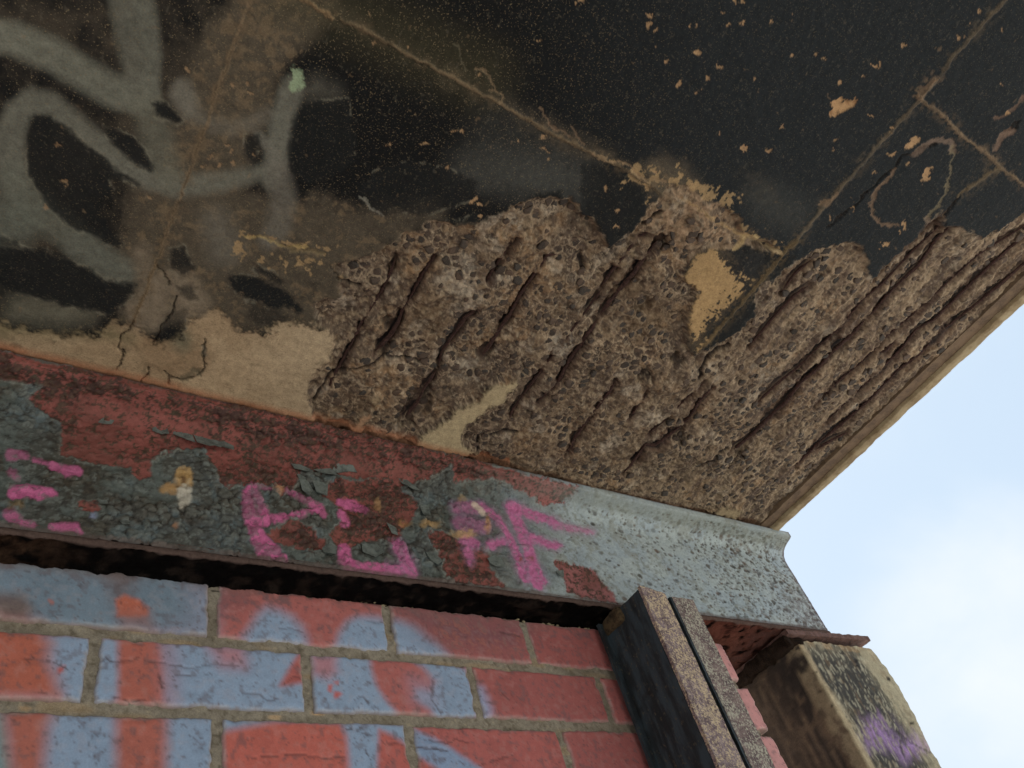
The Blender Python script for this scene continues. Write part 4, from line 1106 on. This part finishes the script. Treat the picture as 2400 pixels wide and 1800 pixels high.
FL = [(q('E', (985, 1105), (1080, 1105), (1090, 1165), (1040, 1165), (985, 1140)), .004, 0), (q('E', (1090, 1120), (1180, 1130), (1240, 1150), (1255, 1230), (1200, 1210), (1120, 1165)), .006, 0),
      (q('E', (1250, 1150), (1340, 1170), (1440, 1200), (1510, 1240), (1500, 1285), (1450, 1235), (1420, 1262), (1380, 1250), (1340, 1268), (1265, 1230)), .011, 0),
      (q('K', (500, 380), (560, 385), (640, 430), (600, 440), (520, 420)), .005, 0), (q('K', (820, 330), (850, 320), (900, 400), (930, 440), (880, 430), (800, 440), (770, 420)), .008, 1), (q('K', (640, 430), (760, 410), (800, 460), (760, 470), (690, 455)), .006, 0),
      (q('K', (540, 440), (600, 470), (640, 560), (610, 600), (570, 560), (560, 500)), .005, 0), (q('K', (640, 480), (740, 520), (730, 600), (660, 570)), .004, 0), (q('P', (395, 905), (430, 900), (500, 940), (550, 960), (520, 975), (450, 940)), .006, 1),
      (q('P', (60, 830), (150, 810), (200, 850), (190, 900), (80, 870), (10, 860)), .004, 0), (q('K', (1190, 470), (1250, 480), (1330, 560), (1290, 560), (1220, 510)), .004, 0), (q('E', (630, 1090), (680, 1040), (740, 1070), (720, 1095), (680, 1100)), .003, 0),
      (q('E', (215, 675), (280, 670), (440, 715), (430, 740), (300, 725), (225, 700)), .004, 0), (q('E', (970, 850), (1050, 860), (1110, 890), (1060, 895), (990, 880)), .004, 0), (q('K', (700, 930), (760, 890), (800, 920), (780, 980), (700, 965)), .005, 0),
      (q('K', (1120, 760), (1180, 800), (1190, 850), (1150, 840)), .004, 0), (q('g', (1070, 130), (1150, 90), (1220, 140), (1240, 230), (1150, 230), (1090, 190)), .005, 0), (q('g', (430, 60), (530, 90), (600, 160), (540, 220), (470, 160)), .005, 0), (q('g', (1780, 260), (1860, 250), (1850, 340), (1810, 320)), .004, 0),
      (q('K', (960, 900), (1060, 900), (1100, 960), (1040, 1000), (960, 960)), .005, 0), (q('K', (1330, 640), (1390, 650), (1400, 720), (1350, 720)), .004, 0), (q('e', (1050, 790), (1150, 800), (1160, 860), (1080, 850)), .004, 0), (q('e', (1290, 1030), (1380, 1010), (1400, 1070), (1310, 1080)), .005, 0)]
for i, (o_, l_, a_) in enumerate(FL):
    flake(o_, l_, a_, 60 + i % 5)

# ------------------------------------------------------------------ brick wall
wall = empty('brick_wall', (.3, .86, GZ))
tag(wall, 'brick wall under the steel beam, sprayed red and blue over bare mortar joints', 'brick wall', kind='thing')
WY = .813
def wtilt(X):
    return .0030 - .0085 * np.clip(X, -.5, 1.2)
def brick_colour(V):
    N = len(V)
    U0 = project(np.stack([V[:, 0], np.full(N, WY), V[:, 2]], 1))
    a = fbm(V[:, 0], V[:, 2], f=22, oct=4, seed=71); b = fbm(V[:, 0], V[:, 2], f=22, oct=4, seed=72); m1 = fbm(V[:, 0], V[:, 2], f=130, oct=3, gain=.6, seed=73)
    U = U0 + np.stack([(a - .5) * 6 + (m1 - .5) * 4, (b - .5) * 6 - (m1 - .5) * 4], 1)
    R1, R2, R3, BL, BG = lin(180, 98, 84), lin(178, 96, 88), lin(150, 84, 76), lin(138, 158, 182), lin(116, 134, 148)
    c = np.zeros((N, 3)) + R2
    lay(c, sm(U0[:, 0], 900, 1250), lin(166, 88, 82), 1)
    def P_(pts, cc, al=1., so=4., out=None):
        lay(c, sm(poly(U, pts, 60), -so * 2.8, (so if out is None else out) * 2.0), cc, al)
    P_(q('b', (-400, -60), (1735, 200), (1735, 690), (-400, 500)), BG)
    P_(q('b', (-400, -60), (1000, 80), (1000, 200), (600, 120), (-400, 80)), lin(128, 112, 102), .75, 10)
    P_(q('b', (-400, 350), (180, 350), (260, 450), (200, 540), (-400, 520)), lin(120, 96, 84), .85, 8)
    P_(q('b', (860, 100), (1100, 200), (1000, 400), (920, 380)), lin(116, 98, 96), .7, 14)
    P_(q('b', (1530, 230), (1740, 230), (1720, 700), (1300, 680), (1560, 500)), lin(142, 146, 166), .7, 18)
    P_(q('b', (940, 380), (1010, 335), (1130, 380), (1200, 440), (1190, 500), (1100, 522), (955, 512)), lin(196, 102, 74), 1, 3)
    P_(q('b', (960, 500), (1200, 480), (1230, 600), (1000, 600)), lin(150, 100, 90), .7, 10); P_(q('b', (395, 380), (430, 400), (425, 415)), lin(196, 102, 74), 1, 2)
    P_(q('c', (40, 620), (120, 500), (165, 420), (230, 365), (330, 385), (430, 440), (500, 515), (535, 590), (545, 680), (30, 680)), BL, 1, 9)
    P_(q('c', (775, 700), (815, 570), (880, 475), (960, 430), (1080, 425), (1260, 460), (1400, 515), (1500, 590), (1610, 670), (1710, 770), (770, 740)), BL, 1, 7)
    P_(q('c', (1300, 350), (1900, 450), (2300, 560), (2200, 650), (1700, 640), (1480, 520)), lin(104, 72, 80), .75, 24)
    lay(c, sm(poly(U, q('c', (1290, 330), (2400, 470), (2300, 760), (1700, 740)), 60), -10, 30) * sm(m1 + (a - .5) * .6, .5, .66), lin(182, 108, 90), .5)
    lay(c, sm(poly(U, q('c', (-300, 150), (1150, 300), (1100, 420), (850, 470), (620, 640), (560, 520), (300, 340), (-200, 500)), 60), -10, 30) * sm(b + (m1 - .5) * .8, .45, .65), lin(132, 80, 80), .6)
    P_(q('c', (-2200, 560), (-300, 670), (700, 720), (1700, 780), (1850, 880), (1910, 1100), (1920, 1290), (-2200, 1290)), BL)
    P_(q('c', (1920, 980), (1970, 1000), (2030, 1150), (2040, 1290), (1960, 1290)), lin(150, 160, 190), 1, 7)
    P_(q('b', (-400, 540), (300, 590), (390, 740), (370, 880), (430, 1030), (470, 1180), (-400, 1180)), lin(184, 96, 72), 1, 14)
    P_(q('b', (960, 640), (1290, 660), (1310, 900), (1330, 1230), (960, 1230)), lin(180, 96, 78), 1, 6)
    P_(q('b', (1290, 660), (1400, 680), (1420, 1230), (1330, 1230)), lin(168, 120, 132), .6, 14)
    P_(q('b', (1700, 740), (1970, 750), (1970, 900), (1800, 890)), lin(180, 116, 122), .9, 12)
    P_(q('c', (490, 720), (545, 740), (545, 965), (330, 990), (400, 870)), lin(178, 92, 84), 1, 4)
    P_(q('c', (590, 740), (775, 750), (775, 880), (720, 930), (600, 900)), lin(182, 118, 124), .9, 8)
    P_(q('c', (1058, 740), (1380, 770), (1500, 860), (1570, 950), (1545, 1010), (1420, 1010), (1420, 1090), (1540, 1180), (1590, 1260), (1330, 1260), (1220, 1130), (1130, 1020), (1080, 900)), R2, 1, 5)
    P_(q('c', (1390, 940), (1560, 960), (1560, 1130), (1420, 1100)), lin(160, 140, 160), .6, 14)
    for o_ in (q('c', (770, 970), (805, 960), (795, 990)), q('c', (725, 1000), (755, 990), (745, 1050), (720, 1035)), q('c', (770, 1080), (780, 1045), (830, 1060), (800, 1090), (775, 1100)), q('b', (470, 940), (520, 920), (500, 960), (460, 990))):
        P_(o_, lin(196, 88, 76), 1, 2)
    # third course and below
    P_(q('c', (-2200, 1220), (1400, 1300), (1420, 1480), (1440, 2600), (-2200, 2600)), BL)
    P_(q('b', (-400, 1230), (20, 1240), (80, 1700), (120, 2600), (-400, 2600)), lin(112, 146, 148), 1, 5)
    P_(q('b', (20, 1210), (430, 1230), (370, 1400), (330, 1700), (300, 2600), (120, 2600), (80, 1700)), lin(178, 98, 80), 1, 13)
    P_(q('b', (945, 1230), (1340, 1260), (1330, 1700), (1320, 2600), (970, 2600)), lin(182, 98, 80), 1, 10)
    P_(q('c', (-130, 1380), (50, 1340), (250, 1300), (480, 1275), (820, 1290), (860, 1400), (885, 1700), (880, 2600), (-130, 2600)), lin(194, 96, 80), 1, 6)
    P_(q('c', (1138, 1350), (1250, 1390), (1400, 1490), (1640, 1670), (2400, 2300), (1100, 2600)), lin(188, 94, 82), 1, 4)
    P_(q('c', (1400, 1300), (2600, 1330), (2600, 2400), (2300, 1900), (1960, 1650), (1720, 1500), (1560, 1400)), lin(178, 92, 84), 1, 4)
    P_(q('c', (1420, 1340), (1560, 1400), (1720, 1500), (1960, 1660), (2300, 1900), (2300, 2200), (1640, 1675), (1420, 1520)), lin(132, 152, 180), 1, 4)
    lay(c, sm(V[:, 0], .935, .975), lin(206, 142, 136), .9)  # pale pink paint past the post, with the brighter light there coloured in
    lay(c, sm(a + (m1 - .5) * .4, .55, .68), c * .8, .45)
    lay(c, sm(V[:, 2], .585, .612) * sm(b + (m1 - .5) * .5, .3, .6), lin(112, 90, 84), .5)
    lay(c, sm(m1, .60, .72), lin(104, 88, 90), .45)
    lay(c, sm(vnoise(V[:, 0] * 420, V[:, 2] * 420), .86, .93), lin(84, 66, 66), .5)
    lay(c, sm(1 - m1, .60, .72), lin(176, 150, 144), .14)
    # hair cracks
    ck = np.full(N, -60.)
    Uc = U0 + np.stack([(m1 - .5) * 10, (b - .5) * 12 + (m1 - .5) * 8], 1)
    for pts, wd in ((q('b', (180, 865), (240, 880)), 1), (q('b', (270, 870), (390, 880), (480, 915), (560, 960)), 1.2), (q('b', (790, 890), (860, 850), (900, 875), (1000, 865), (1120, 830)), 1.9), (q('b', (1150, 860), (1230, 880), (1310, 885)), 1.3),
                    (q('b', (1310, 885), (1500, 920), (1720, 885), (1900, 900), (1980, 870)), .9), (q('b', (1290, 980), (1300, 1040), (1312, 1090)), 3), (q('b', (1400, 990), (1550, 980), (1700, 960)), .8), (q('b', (890, 1155), (960, 1175), (1050, 1200), (1190, 1195)), 1.6),
                    (q('b', (1970, 1130), (2100, 1130), (2150, 1170), (2212, 1185)), .9), (q('b', (300, 1135), (600, 1155)), 1), (q('b', (700, 1560), (760, 1470), (880, 1460)), 1), (q('b', (1540, 1480), (1600, 1510), (1640, 1500)), 1), (q('c', (30, 1060), (160, 1050), (230, 1110), (350, 1100)), 1),
                    (q('c', (320, 510), (430, 520), (520, 550)), .9), (q('c', (1020, 440), (1180, 460)), 1), (q('c', (370, 970), (440, 915), (540, 940)), 1.1), (q('c', (1640, 870), (1560, 920), (1580, 1050), (1550, 1080), (1640, 1215)), 1.1), (q('c', (940, 1110), (990, 1070), (1060, 1130)), .9),
                    (q('c', (400, 1570), (500, 1560), (770, 1580), (860, 1575)), 1.1), (q('c', (870, 1350), (1000, 1340)), 1.1), (q('c', (1170, 1445), (1370, 1450)), 1), (q('c', (1440, 1480), (1560, 1490), (1680, 1510)), 3.2), (q('c', (1500, 1420), (1680, 1450), (1760, 1415), (1850, 1450)), 1.1),
                    (q('c', (1940, 1620), (2060, 1590), (2212, 1530)), 1.1), (q('g', (1200, 870), (1400, 940)), .9), (q('g', (1240, 1500), (1290, 1560)), 1.2), (q('g', (1320, 1460), (1340, 1530)), 1), (q('c', (940, 1360), (1060, 1380), (960, 1450)), 1), (q('c', (1030, 1520), (1070, 1600)), 1), (q('J', (1640, 1600), (1900, 1580), (2160, 1590)), .9)):
        ck = np.maximum(ck, line(Uc, pts, wd * .75, 20))
    lay(c, sm(ck, -1.3, .8) * (.4 + .9 * b), lin(74, 50, 48), .75)
    return c, sm(ck, -2, 1), a, m1
def brick_mesh(x0, x1, z0, z1, fine, yo, seed):
    st = .0021 if fine else .03
    nu, nv = max(3, int((x1 - x0) / st)), max(3, int((z1 - z0) / st))
    uu = np.concatenate([[x0], np.linspace(x0, x1, nu), [x1]]); vv = np.concatenate([[z0], np.linspace(z0, z1, nv), [z1]])
    g, h = np.meshgrid(uu, vv, indexing='ij')
    V = np.stack([g.ravel(), np.full(g.size, WY + yo), h.ravel()], 1)
    ii, jj = np.meshgrid(np.arange(nu + 2), np.arange(nv + 2), indexing='ij')
    back = ((ii == 0) | (ii == nu + 1) | (jj == 0) | (jj == nv + 1)).ravel()
    c, ckd, a, m1 = brick_colour(V)
    de = np.minimum.reduce([V[:, 0] - x0, x1 - V[:, 0], V[:, 2] - z0, z1 - V[:, 2]])
    if fine:
        en = fbm(V[:, 0], V[:, 2], f=70, oct=4, gain=.6, seed=80 + seed)
        r = .0050 + .006 * sm(en, .5, .75)
        t = np.clip(1 - de / r, 0, 1)
        V[:, 1] += r * .8 * (1 - np.sqrt(np.clip(1 - t * t, 0, 1))) + (a - .5) * .0018 + (m1 - .5) * .0007 + ckd * .0012
        # uneven outline
        sx = (vnoise(V[:, 2] * 90 + seed, V[:, 0] * 12) - .5) * .0022; sz = (fbm(V[:, 0], V[:, 2] * .2, f=70, oct=3, seed=seed) - .5) * .0034
        ex = sm(.012 - np.minimum(V[:, 0] - x0, x1 - V[:, 0]), 0, .012); ez = sm(.012 - np.minimum(V[:, 2] - z0, z1 - V[:, 2]), 0, .012)
        V[:, 0] += sx * ex; V[:, 2] += sz * ez
        # worn corners lose their paint
        lay(c, sm(.0045 - de + (en - .5) * .008, 0, .004), lin(186, 172, 162), .45)
        lay(c, sm(.0018 - de + (en - .5) * .006, 0, .0016), lin(132, 108, 90), .55)
    V[back, 1] = WY + .10
    V[:, 2] += wtilt(V[:, 0])
    c0 = Vector(((x0 + x1) / 2, WY + yo, (z0 + z1) / 2))
    me = raw_mesh('brick', V - np.array(c0), gridF(nu + 2, nv + 2, True), True, np.clip(c, 0, 1))
    me.materials.append(M_brick)
    o = bpy.data.objects.new('brick', me); C.objects.link(o)
    o.parent = wall; o.location = c0 - Vector(wall.location)
JT = .0102
PIT = .0859
TOP = .6125
rowj = {0: [-.460, -.228, .0058, .2538, .486, .7157, .9480, 1.160], 1: [-.565, -.333, -.100, .1324, .3653, .5992, .8276, 1.060, 1.172],
        2: [-.445, -.210, .0250, .2613, .490, .722, .955, 1.168]}
k = 0
for r in range(25):
    js = list(rowj.get(r, rowj[1] if r % 2 else rowj[2]))
    z1 = TOP - r * PIT; z0 = z1 - PIT + .0122
    if z0 < GZ:
        break
    if r == 0:
        js = js[:3] + js[3:]
    for a, b in zip(js[:-1], js[1:]):
        e = -.0055 if r == 0 and a > .5 else 0
        brick_mesh(a + JT / 2 + rs.uniform(0, .001), b - (JT / 2 if b < 1.155 else rs.uniform(0, .006)), z0 + rs.uniform(-.0006, .0006), z1 + (rs.uniform(-.0012, .001) if r else .0), r < 5 and b > -.2, rs.uniform(-.0012, .0015), k)
        k += 1
# mortar sheet
mx = np.concatenate([np.linspace(-.56, -.1, 12), np.arange(-.09, 1.150, .0024)]); mz = np.concatenate([np.linspace(GZ, .10, 20), np.arange(.104, .6125, .0023)])
g, h = np.meshgrid(mx, mz, indexing='ij')
V = np.stack([g.ravel(), np.full(g.size, WY), h.ravel()], 1)
a = fbm(V[:, 0], V[:, 2], f=50, oct=4, gain=.6, seed=91); b = fbm(V[:, 0], V[:, 2], f=190, oct=3, gain=.7, seed=92); l_ = fbm(V[:, 0] * .3, V[:, 2], f=60, oct=2, seed=93)
V[:, 1] += .0046 + (a - .5) * .0048 + (b - .5) * .0026
c = np.zeros((len(V), 3)) + lin(142, 131, 112)
lay(c, sm(a, .5, .65), lin(128, 117, 98), .8); lay(c, sm(b, .58, .72), lin(92, 80, 62), .6); lay(c, sm(l_, .68, .8), lin(166, 138, 98), .5); lay(c, sm(b, .3, .2), lin(170, 154, 122), .6)
lay(c, sm(V[:, 0], .7, .86), lin(120, 104, 86), .4)
UM = project(V)
lay(c, sm(spot(UM, q('b', (1010, 582))[0], 11, 5), -1, 1), lin(225, 228, 230), 1)
lay(c, sm(spot(UM, q('b', (1010, 606))[0], 9, 3), -1, 1), lin(200, 150, 96), .8)
for c_2 in (q('c', (640, 1215))[0], q('c', (290, 1250))[0], q('b', (150, 525))[0], q('b', (200, 1265))[0]):
    lay(c, sm(spot(UM, c_2, 14, 5), -3, 2), lin(196, 158, 110), .7)
V[:, 2] += wtilt(V[:, 0])
topz = V[:, 2] > .606
V[topz, 2] += (a[topz] - .5) * .006 - .002
me = raw_mesh('mortar', V, gridF(len(mx), len(mz), True), True, c)
adopt(link('mortar', me, M_mortar), wall)
add_box('wall_core', M_mortar, wall, -.56, 1.13, .822, .905, GZ, .600, .3)
# little crumbs of mortar along the top edge of the wall
V2, F2 = [], []
for k in range(230):
    cx = rs.uniform(-.05, .86); cy = WY + rs.uniform(.001, .014); r = rs.uniform(.0010, .0030)
    cz = TOP + wtilt(cx) + rs.uniform(-.0022, .0008) - .0004
    t = np.array([[1, 0, 0], [-1, 0, 0], [0, 1, 0], [0, -1, 0], [0, 0, 1], [0, 0, -1]]) * r * rs.uniform(.5, 1.3, (6, 1)) * np.array([1.6, 1, .8]) + np.array([cx, cy, cz])
    b0 = len(V2); V2 += t.tolist()
    F2 += [tuple(b0 + i for i in f) for f in ((0, 2, 4), (2, 1, 4), (1, 3, 4), (3, 0, 4), (2, 0, 5), (1, 2, 5), (3, 1, 5), (0, 3, 5))]
M_crumb = simple('mortar_crumbs', lin(160, 146, 116), lin(120, 108, 86), 200)
tag(adopt(link('mortar_crumbs', raw_mesh('mortar_crumbs', np.array(V2), F2), M_crumb), wall), kind='stuff')

# ------------------------------------------------------------------ steel post by the wall: two rolled angles with a slot between
post = empty('steel_post', (.92, .75, GZ))
tag(post, 'rusted twin-angle steel post standing against the right end of the brick wall', 'steel post', kind='thing')
def plate(name, mat, par, b, step=.006, amp=.0012, seed=0, f=130, smooth=False, cut=None, r=0.):
    V, F = rough_box(*b, step, amp, f, seed, r)
    if cut:
        V = cut(V)
    return adopt(link(name, raw_mesh(name, V, F, smooth), mat), par)
def topcut(dz):
    return lambda V: np.stack([V[:, 0], V[:, 1], np.where(V[:, 2] > .55, V[:, 2] + dz(V[:, 0]), V[:, 2])], 1)
def long_plate(name, mat, b, seed, cut=None, amp=.0010):
    x0, x1, y0, y1, z0, z1 = b
    plate(name, mat, post, (x0, x1, y0, y1, .2, z1), .0045, amp, seed, cut=cut)
    add_box(name + '_foot', mat, post, x0, x1, y0, y1, z0, .2, .1)
long_plate('front_flange', M_rustA, (.8645, .9145, .6975, .7040, GZ, .6055), 1, topcut(lambda X: (.890 - X) * .16))
long_plate('front_flange', M_rustB, (.9286, .9765, .6985, .7060, GZ, .5975), 2, topcut(lambda X: X * 0))
long_plate('side_leg', M_dark, (.8640, .8710, .7050, .8000, GZ, .6060), 3)
long_plate('side_leg', M_dark, (.9240, .9282, .6990, .8000, GZ, .5970), 4)  # dark leg flush with the front, colouring in the slot's shade and dirt
long_plate('back_flange', M_dark, (.8525, .8638, .7965, .8030, GZ, .6050), 5)
V, F = rough_box(.858, .8955, .752, .800, .582, .612, .004, .006, 55, 6, .008)
adopt(link('weld_lump', raw_mesh('weld_lump', V, F, True), simple('brown_rust_lump', lin(88, 72, 50), lin(38, 30, 24), 70, .95, .9, .004)), post)

# ------------------------------------------------------------------ bearing plate and concrete pillar
V, F = rough_box(1.2880, 1.5580, .7600, .98, .6020, .6120, .004, .0016, 90, 8)
V[:, 2] += np.clip((V[:, 0] - 1.2) * .035, 0, .012) - .002
bp = link('bearing_plate', raw_mesh('bearing_plate', V, F), M_plate)
tag(bp, 'thin rusty steel bearing plate lying on top of the concrete pillar beneath the beam end', 'steel plate')

pil = empty('concrete_pillar', (1.42, .9, GZ))
tag(pil, 'weathered concrete pillar with chamfered corner, dark streaks and a faint purple spray mark', 'concrete pillar', kind='thing')
sec0 = np.array([(1.298, 1.30), (1.298, .7885), (1.3125, .7660), (1.550, .765), (1.553, 1.30)])
zs = np.concatenate([np.linspace(GZ, .10, 10), np.arange(.115, .5985, .0042), [.5985]])
def secpts():
    P = []; tags = []
    for i in range(4):
        a, b = sec0[i], sec0[i + 1]
        n_ = max(2, int(np.linalg.norm(b - a) / (.0042 if i in (1, 2) else .009)))
        for k in range(n_):
            P.append(a + (b - a) * k / n_); tags.append(i)
    P.append(sec0[4]); tags.append(3)
    return np.array(P), np.array(tags)
SPt, ST = secpts()
g, h = np.meshgrid(zs, np.arange(len(SPt)), indexing='ij')
V = np.stack([SPt[h.ravel(), 0], SPt[h.ravel(), 1], g.ravel()], 1); T = ST[h.ravel()]
redge = np.interp(V[:, 2], [-1.5, .2, .355, .405, .46, .512, .57, .60], [1.52, 1.525, 1.529, 1.534, 1.553, 1.561, 1.556, 1.545])
V[:, 0] = 1.312 + np.where(V[:, 0] > 1.3126, (V[:, 0] - 1.312) * (redge - 1.312) / .238, V[:, 0] - 1.312)
d = [fbm(V[:, 0], V[:, 1], V[:, 2], f=60, oct=4, gain=.6, seed=95 + i) - .5 for i in range(3)]
V0 = V.copy()
V[:, 0] += d[0] * .006 * (T != 3) + d[0] * .010 * (V[:, 0] > 1.50); V[:, 1] += d[1] * .006
# crumbling top of the left corner, open joint under the plate
tl = sm(V0[:, 2], .565, .5985) * sm(1.345 - V0[:, 0], 0, .045)
V[:, 2] -= tl * .016 * (.6 + d[2] * 2)
topm = V0[:, 2] > .597
V[topm, 2] += d[2][topm] * .008 - .002
U0 = project(V0)
st1 = fbm(V0[:, 0] * 6 + V0[:, 1] * 6, V0[:, 2] * .55, f=22, oct=4, seed=97)
st2 = fbm(V0[:, 0] * 3 + V0[:, 1] * 3, V0[:, 2] * .7, f=60, oct=3, seed=98)
a = fbm(V0[:, 0], V0[:, 2], V0[:, 1], f=38, oct=4, seed=99); b = fbm(V0[:, 0], V0[:, 2] * .35, V0[:, 1], f=240, oct=3, gain=.7, seed=94)
c = np.zeros((len(V), 3)) + lin(150, 137, 110)
st3 = fbm(V0[:, 0], V0[:, 2] * .12, V0[:, 1], f=120, oct=3, seed=96)
lay(c, sm(st3, .5, .66), lin(112, 102, 84), .55)
lay(c, sm(st3, .45, .34), lin(178, 166, 136), .5)
cc_ = lin(150, 140, 112)
mid = np.exp(-((V0[:, 0] - 1.415) / .070) ** 2) * 1.5
lay(c, sm(mid + (st1 - .5) * 2.2 + (a - .5) * .5, .22, .75) * sm(.62 - V0[:, 2], .005, .07), lin(54, 53, 53), .9)
lay(c, sm(V0[:, 0], 1.46, 1.52), lin(170, 158, 126), .6)
lay(c, sm(b + (a - .5) * .3, .50, .62) * (V0[:, 0] < 1.5), lin(62, 60, 56), .6)
lay(c, sm(b, .44, .34) * (V0[:, 0] < 1.5), lin(190, 180, 150), .5)
lay(c, sm(st2, .62, .74), lin(126, 100, 70), .4)
lay(c, sm(.012 - np.abs(V0[:, 0] - 1.318), 0, .008) * (T == 2), lin(182, 160, 122), .7)
lay(c, (V0[:, 2] > .585) * sm(a, .35, .6), lin(164, 128, 84), .5)
# left face and chamfer are sooty brown with streaks
lf = (T <= 1) * 1.0
lay(c, lf, lin(96, 78, 62)); lay(c, lf * sm(st1, .38, .54), lin(48, 41, 37), .9); lay(c, lf * sm(st2, .55, .66), lin(124, 100, 76), .5); lay(c, (T == 0) * sm(V0[:, 2], .50, .60) * sm(a, .35, .6), lin(44, 38, 36), .8)
lay(c, (T == 0) * sm(V0[:, 1], .80, .86), lin(70, 55, 42), .5)
lay(c, (T == 1) * sm(st2, .30, .50), lin(142, 122, 94), .8)
pk = sm(poly(U0 + np.stack([(a - .5) * 40, (st2 - .5) * 30], 1), q('h', (560, 1260), (700, 1230), (880, 1400), (980, 1500), (1100, 1440), (1180, 1560), (1060, 1640), (1000, 1720), (880, 1600), (760, 1540), (640, 1560), (560, 1420)), 60), -26, 26)
lay(c, pk * sm(st1 * .5 + b * .5, .3, .6) * (T == 2), lin(176, 136, 190), .8)
ck = line(U0 + np.stack([(a - .5) * 16, (b - .5) * 8], 1), q('h', (900, 1380), (960, 1440), (930, 1530), (980, 1659)), 1.2, 20)
ck = np.maximum(ck, line(U0 + np.stack([(a - .5) * 16, (b - .5) * 8], 1), q('h', (960, 1440), (1100, 1540), (1260, 1620)), .8, 20))
lay(c, sm(ck, -1.5, 1), lin(50, 44, 42), .85)
for hx, hy, r in ((325, 577, 4), (465, 660, 4), (480, 715, 3), (580, 945, 4), (800, 850, 4), (95, 985, 3), (600, 1185, 3), (1050, 1310, 3), (230, 1130, 3), (60, 780, 2.5), (140, 1000, 2.5)):
    lay(c, sm(spot(U0, q('h', (hx, hy))[0], r * 1.3, r), -.8, .8), lin(40, 34, 32), .9)
# worn end cap colour dark rim under the plate
me = raw_mesh('pillar_shaft', V, gridF(len(zs), len(SPt)), True, np.clip(c, 0, 1))
adopt(link('shaft', me, M_pillar), pil)
kz = len(SPt)
top = V[-kz:]
me = raw_mesh('pillar_top', np.concatenate([top, [[1.42, .95, .592]]]), [(i, i + 1, kz) for i in range(kz - 1)] + [(kz - 1, 0, kz)])
adopt(link('pillar_top', me, M_body), pil)
# crumbled debris in the joint, blackened to paint the open crack's shade
V, F = rough_box(1.2800, 1.335, .768, .98, .584, .6070, .0035, .0085, 60, 12, .006)
deb = link('joint_debris', raw_mesh('joint_debris', V, F), M_scale)
adopt(deb, pil)
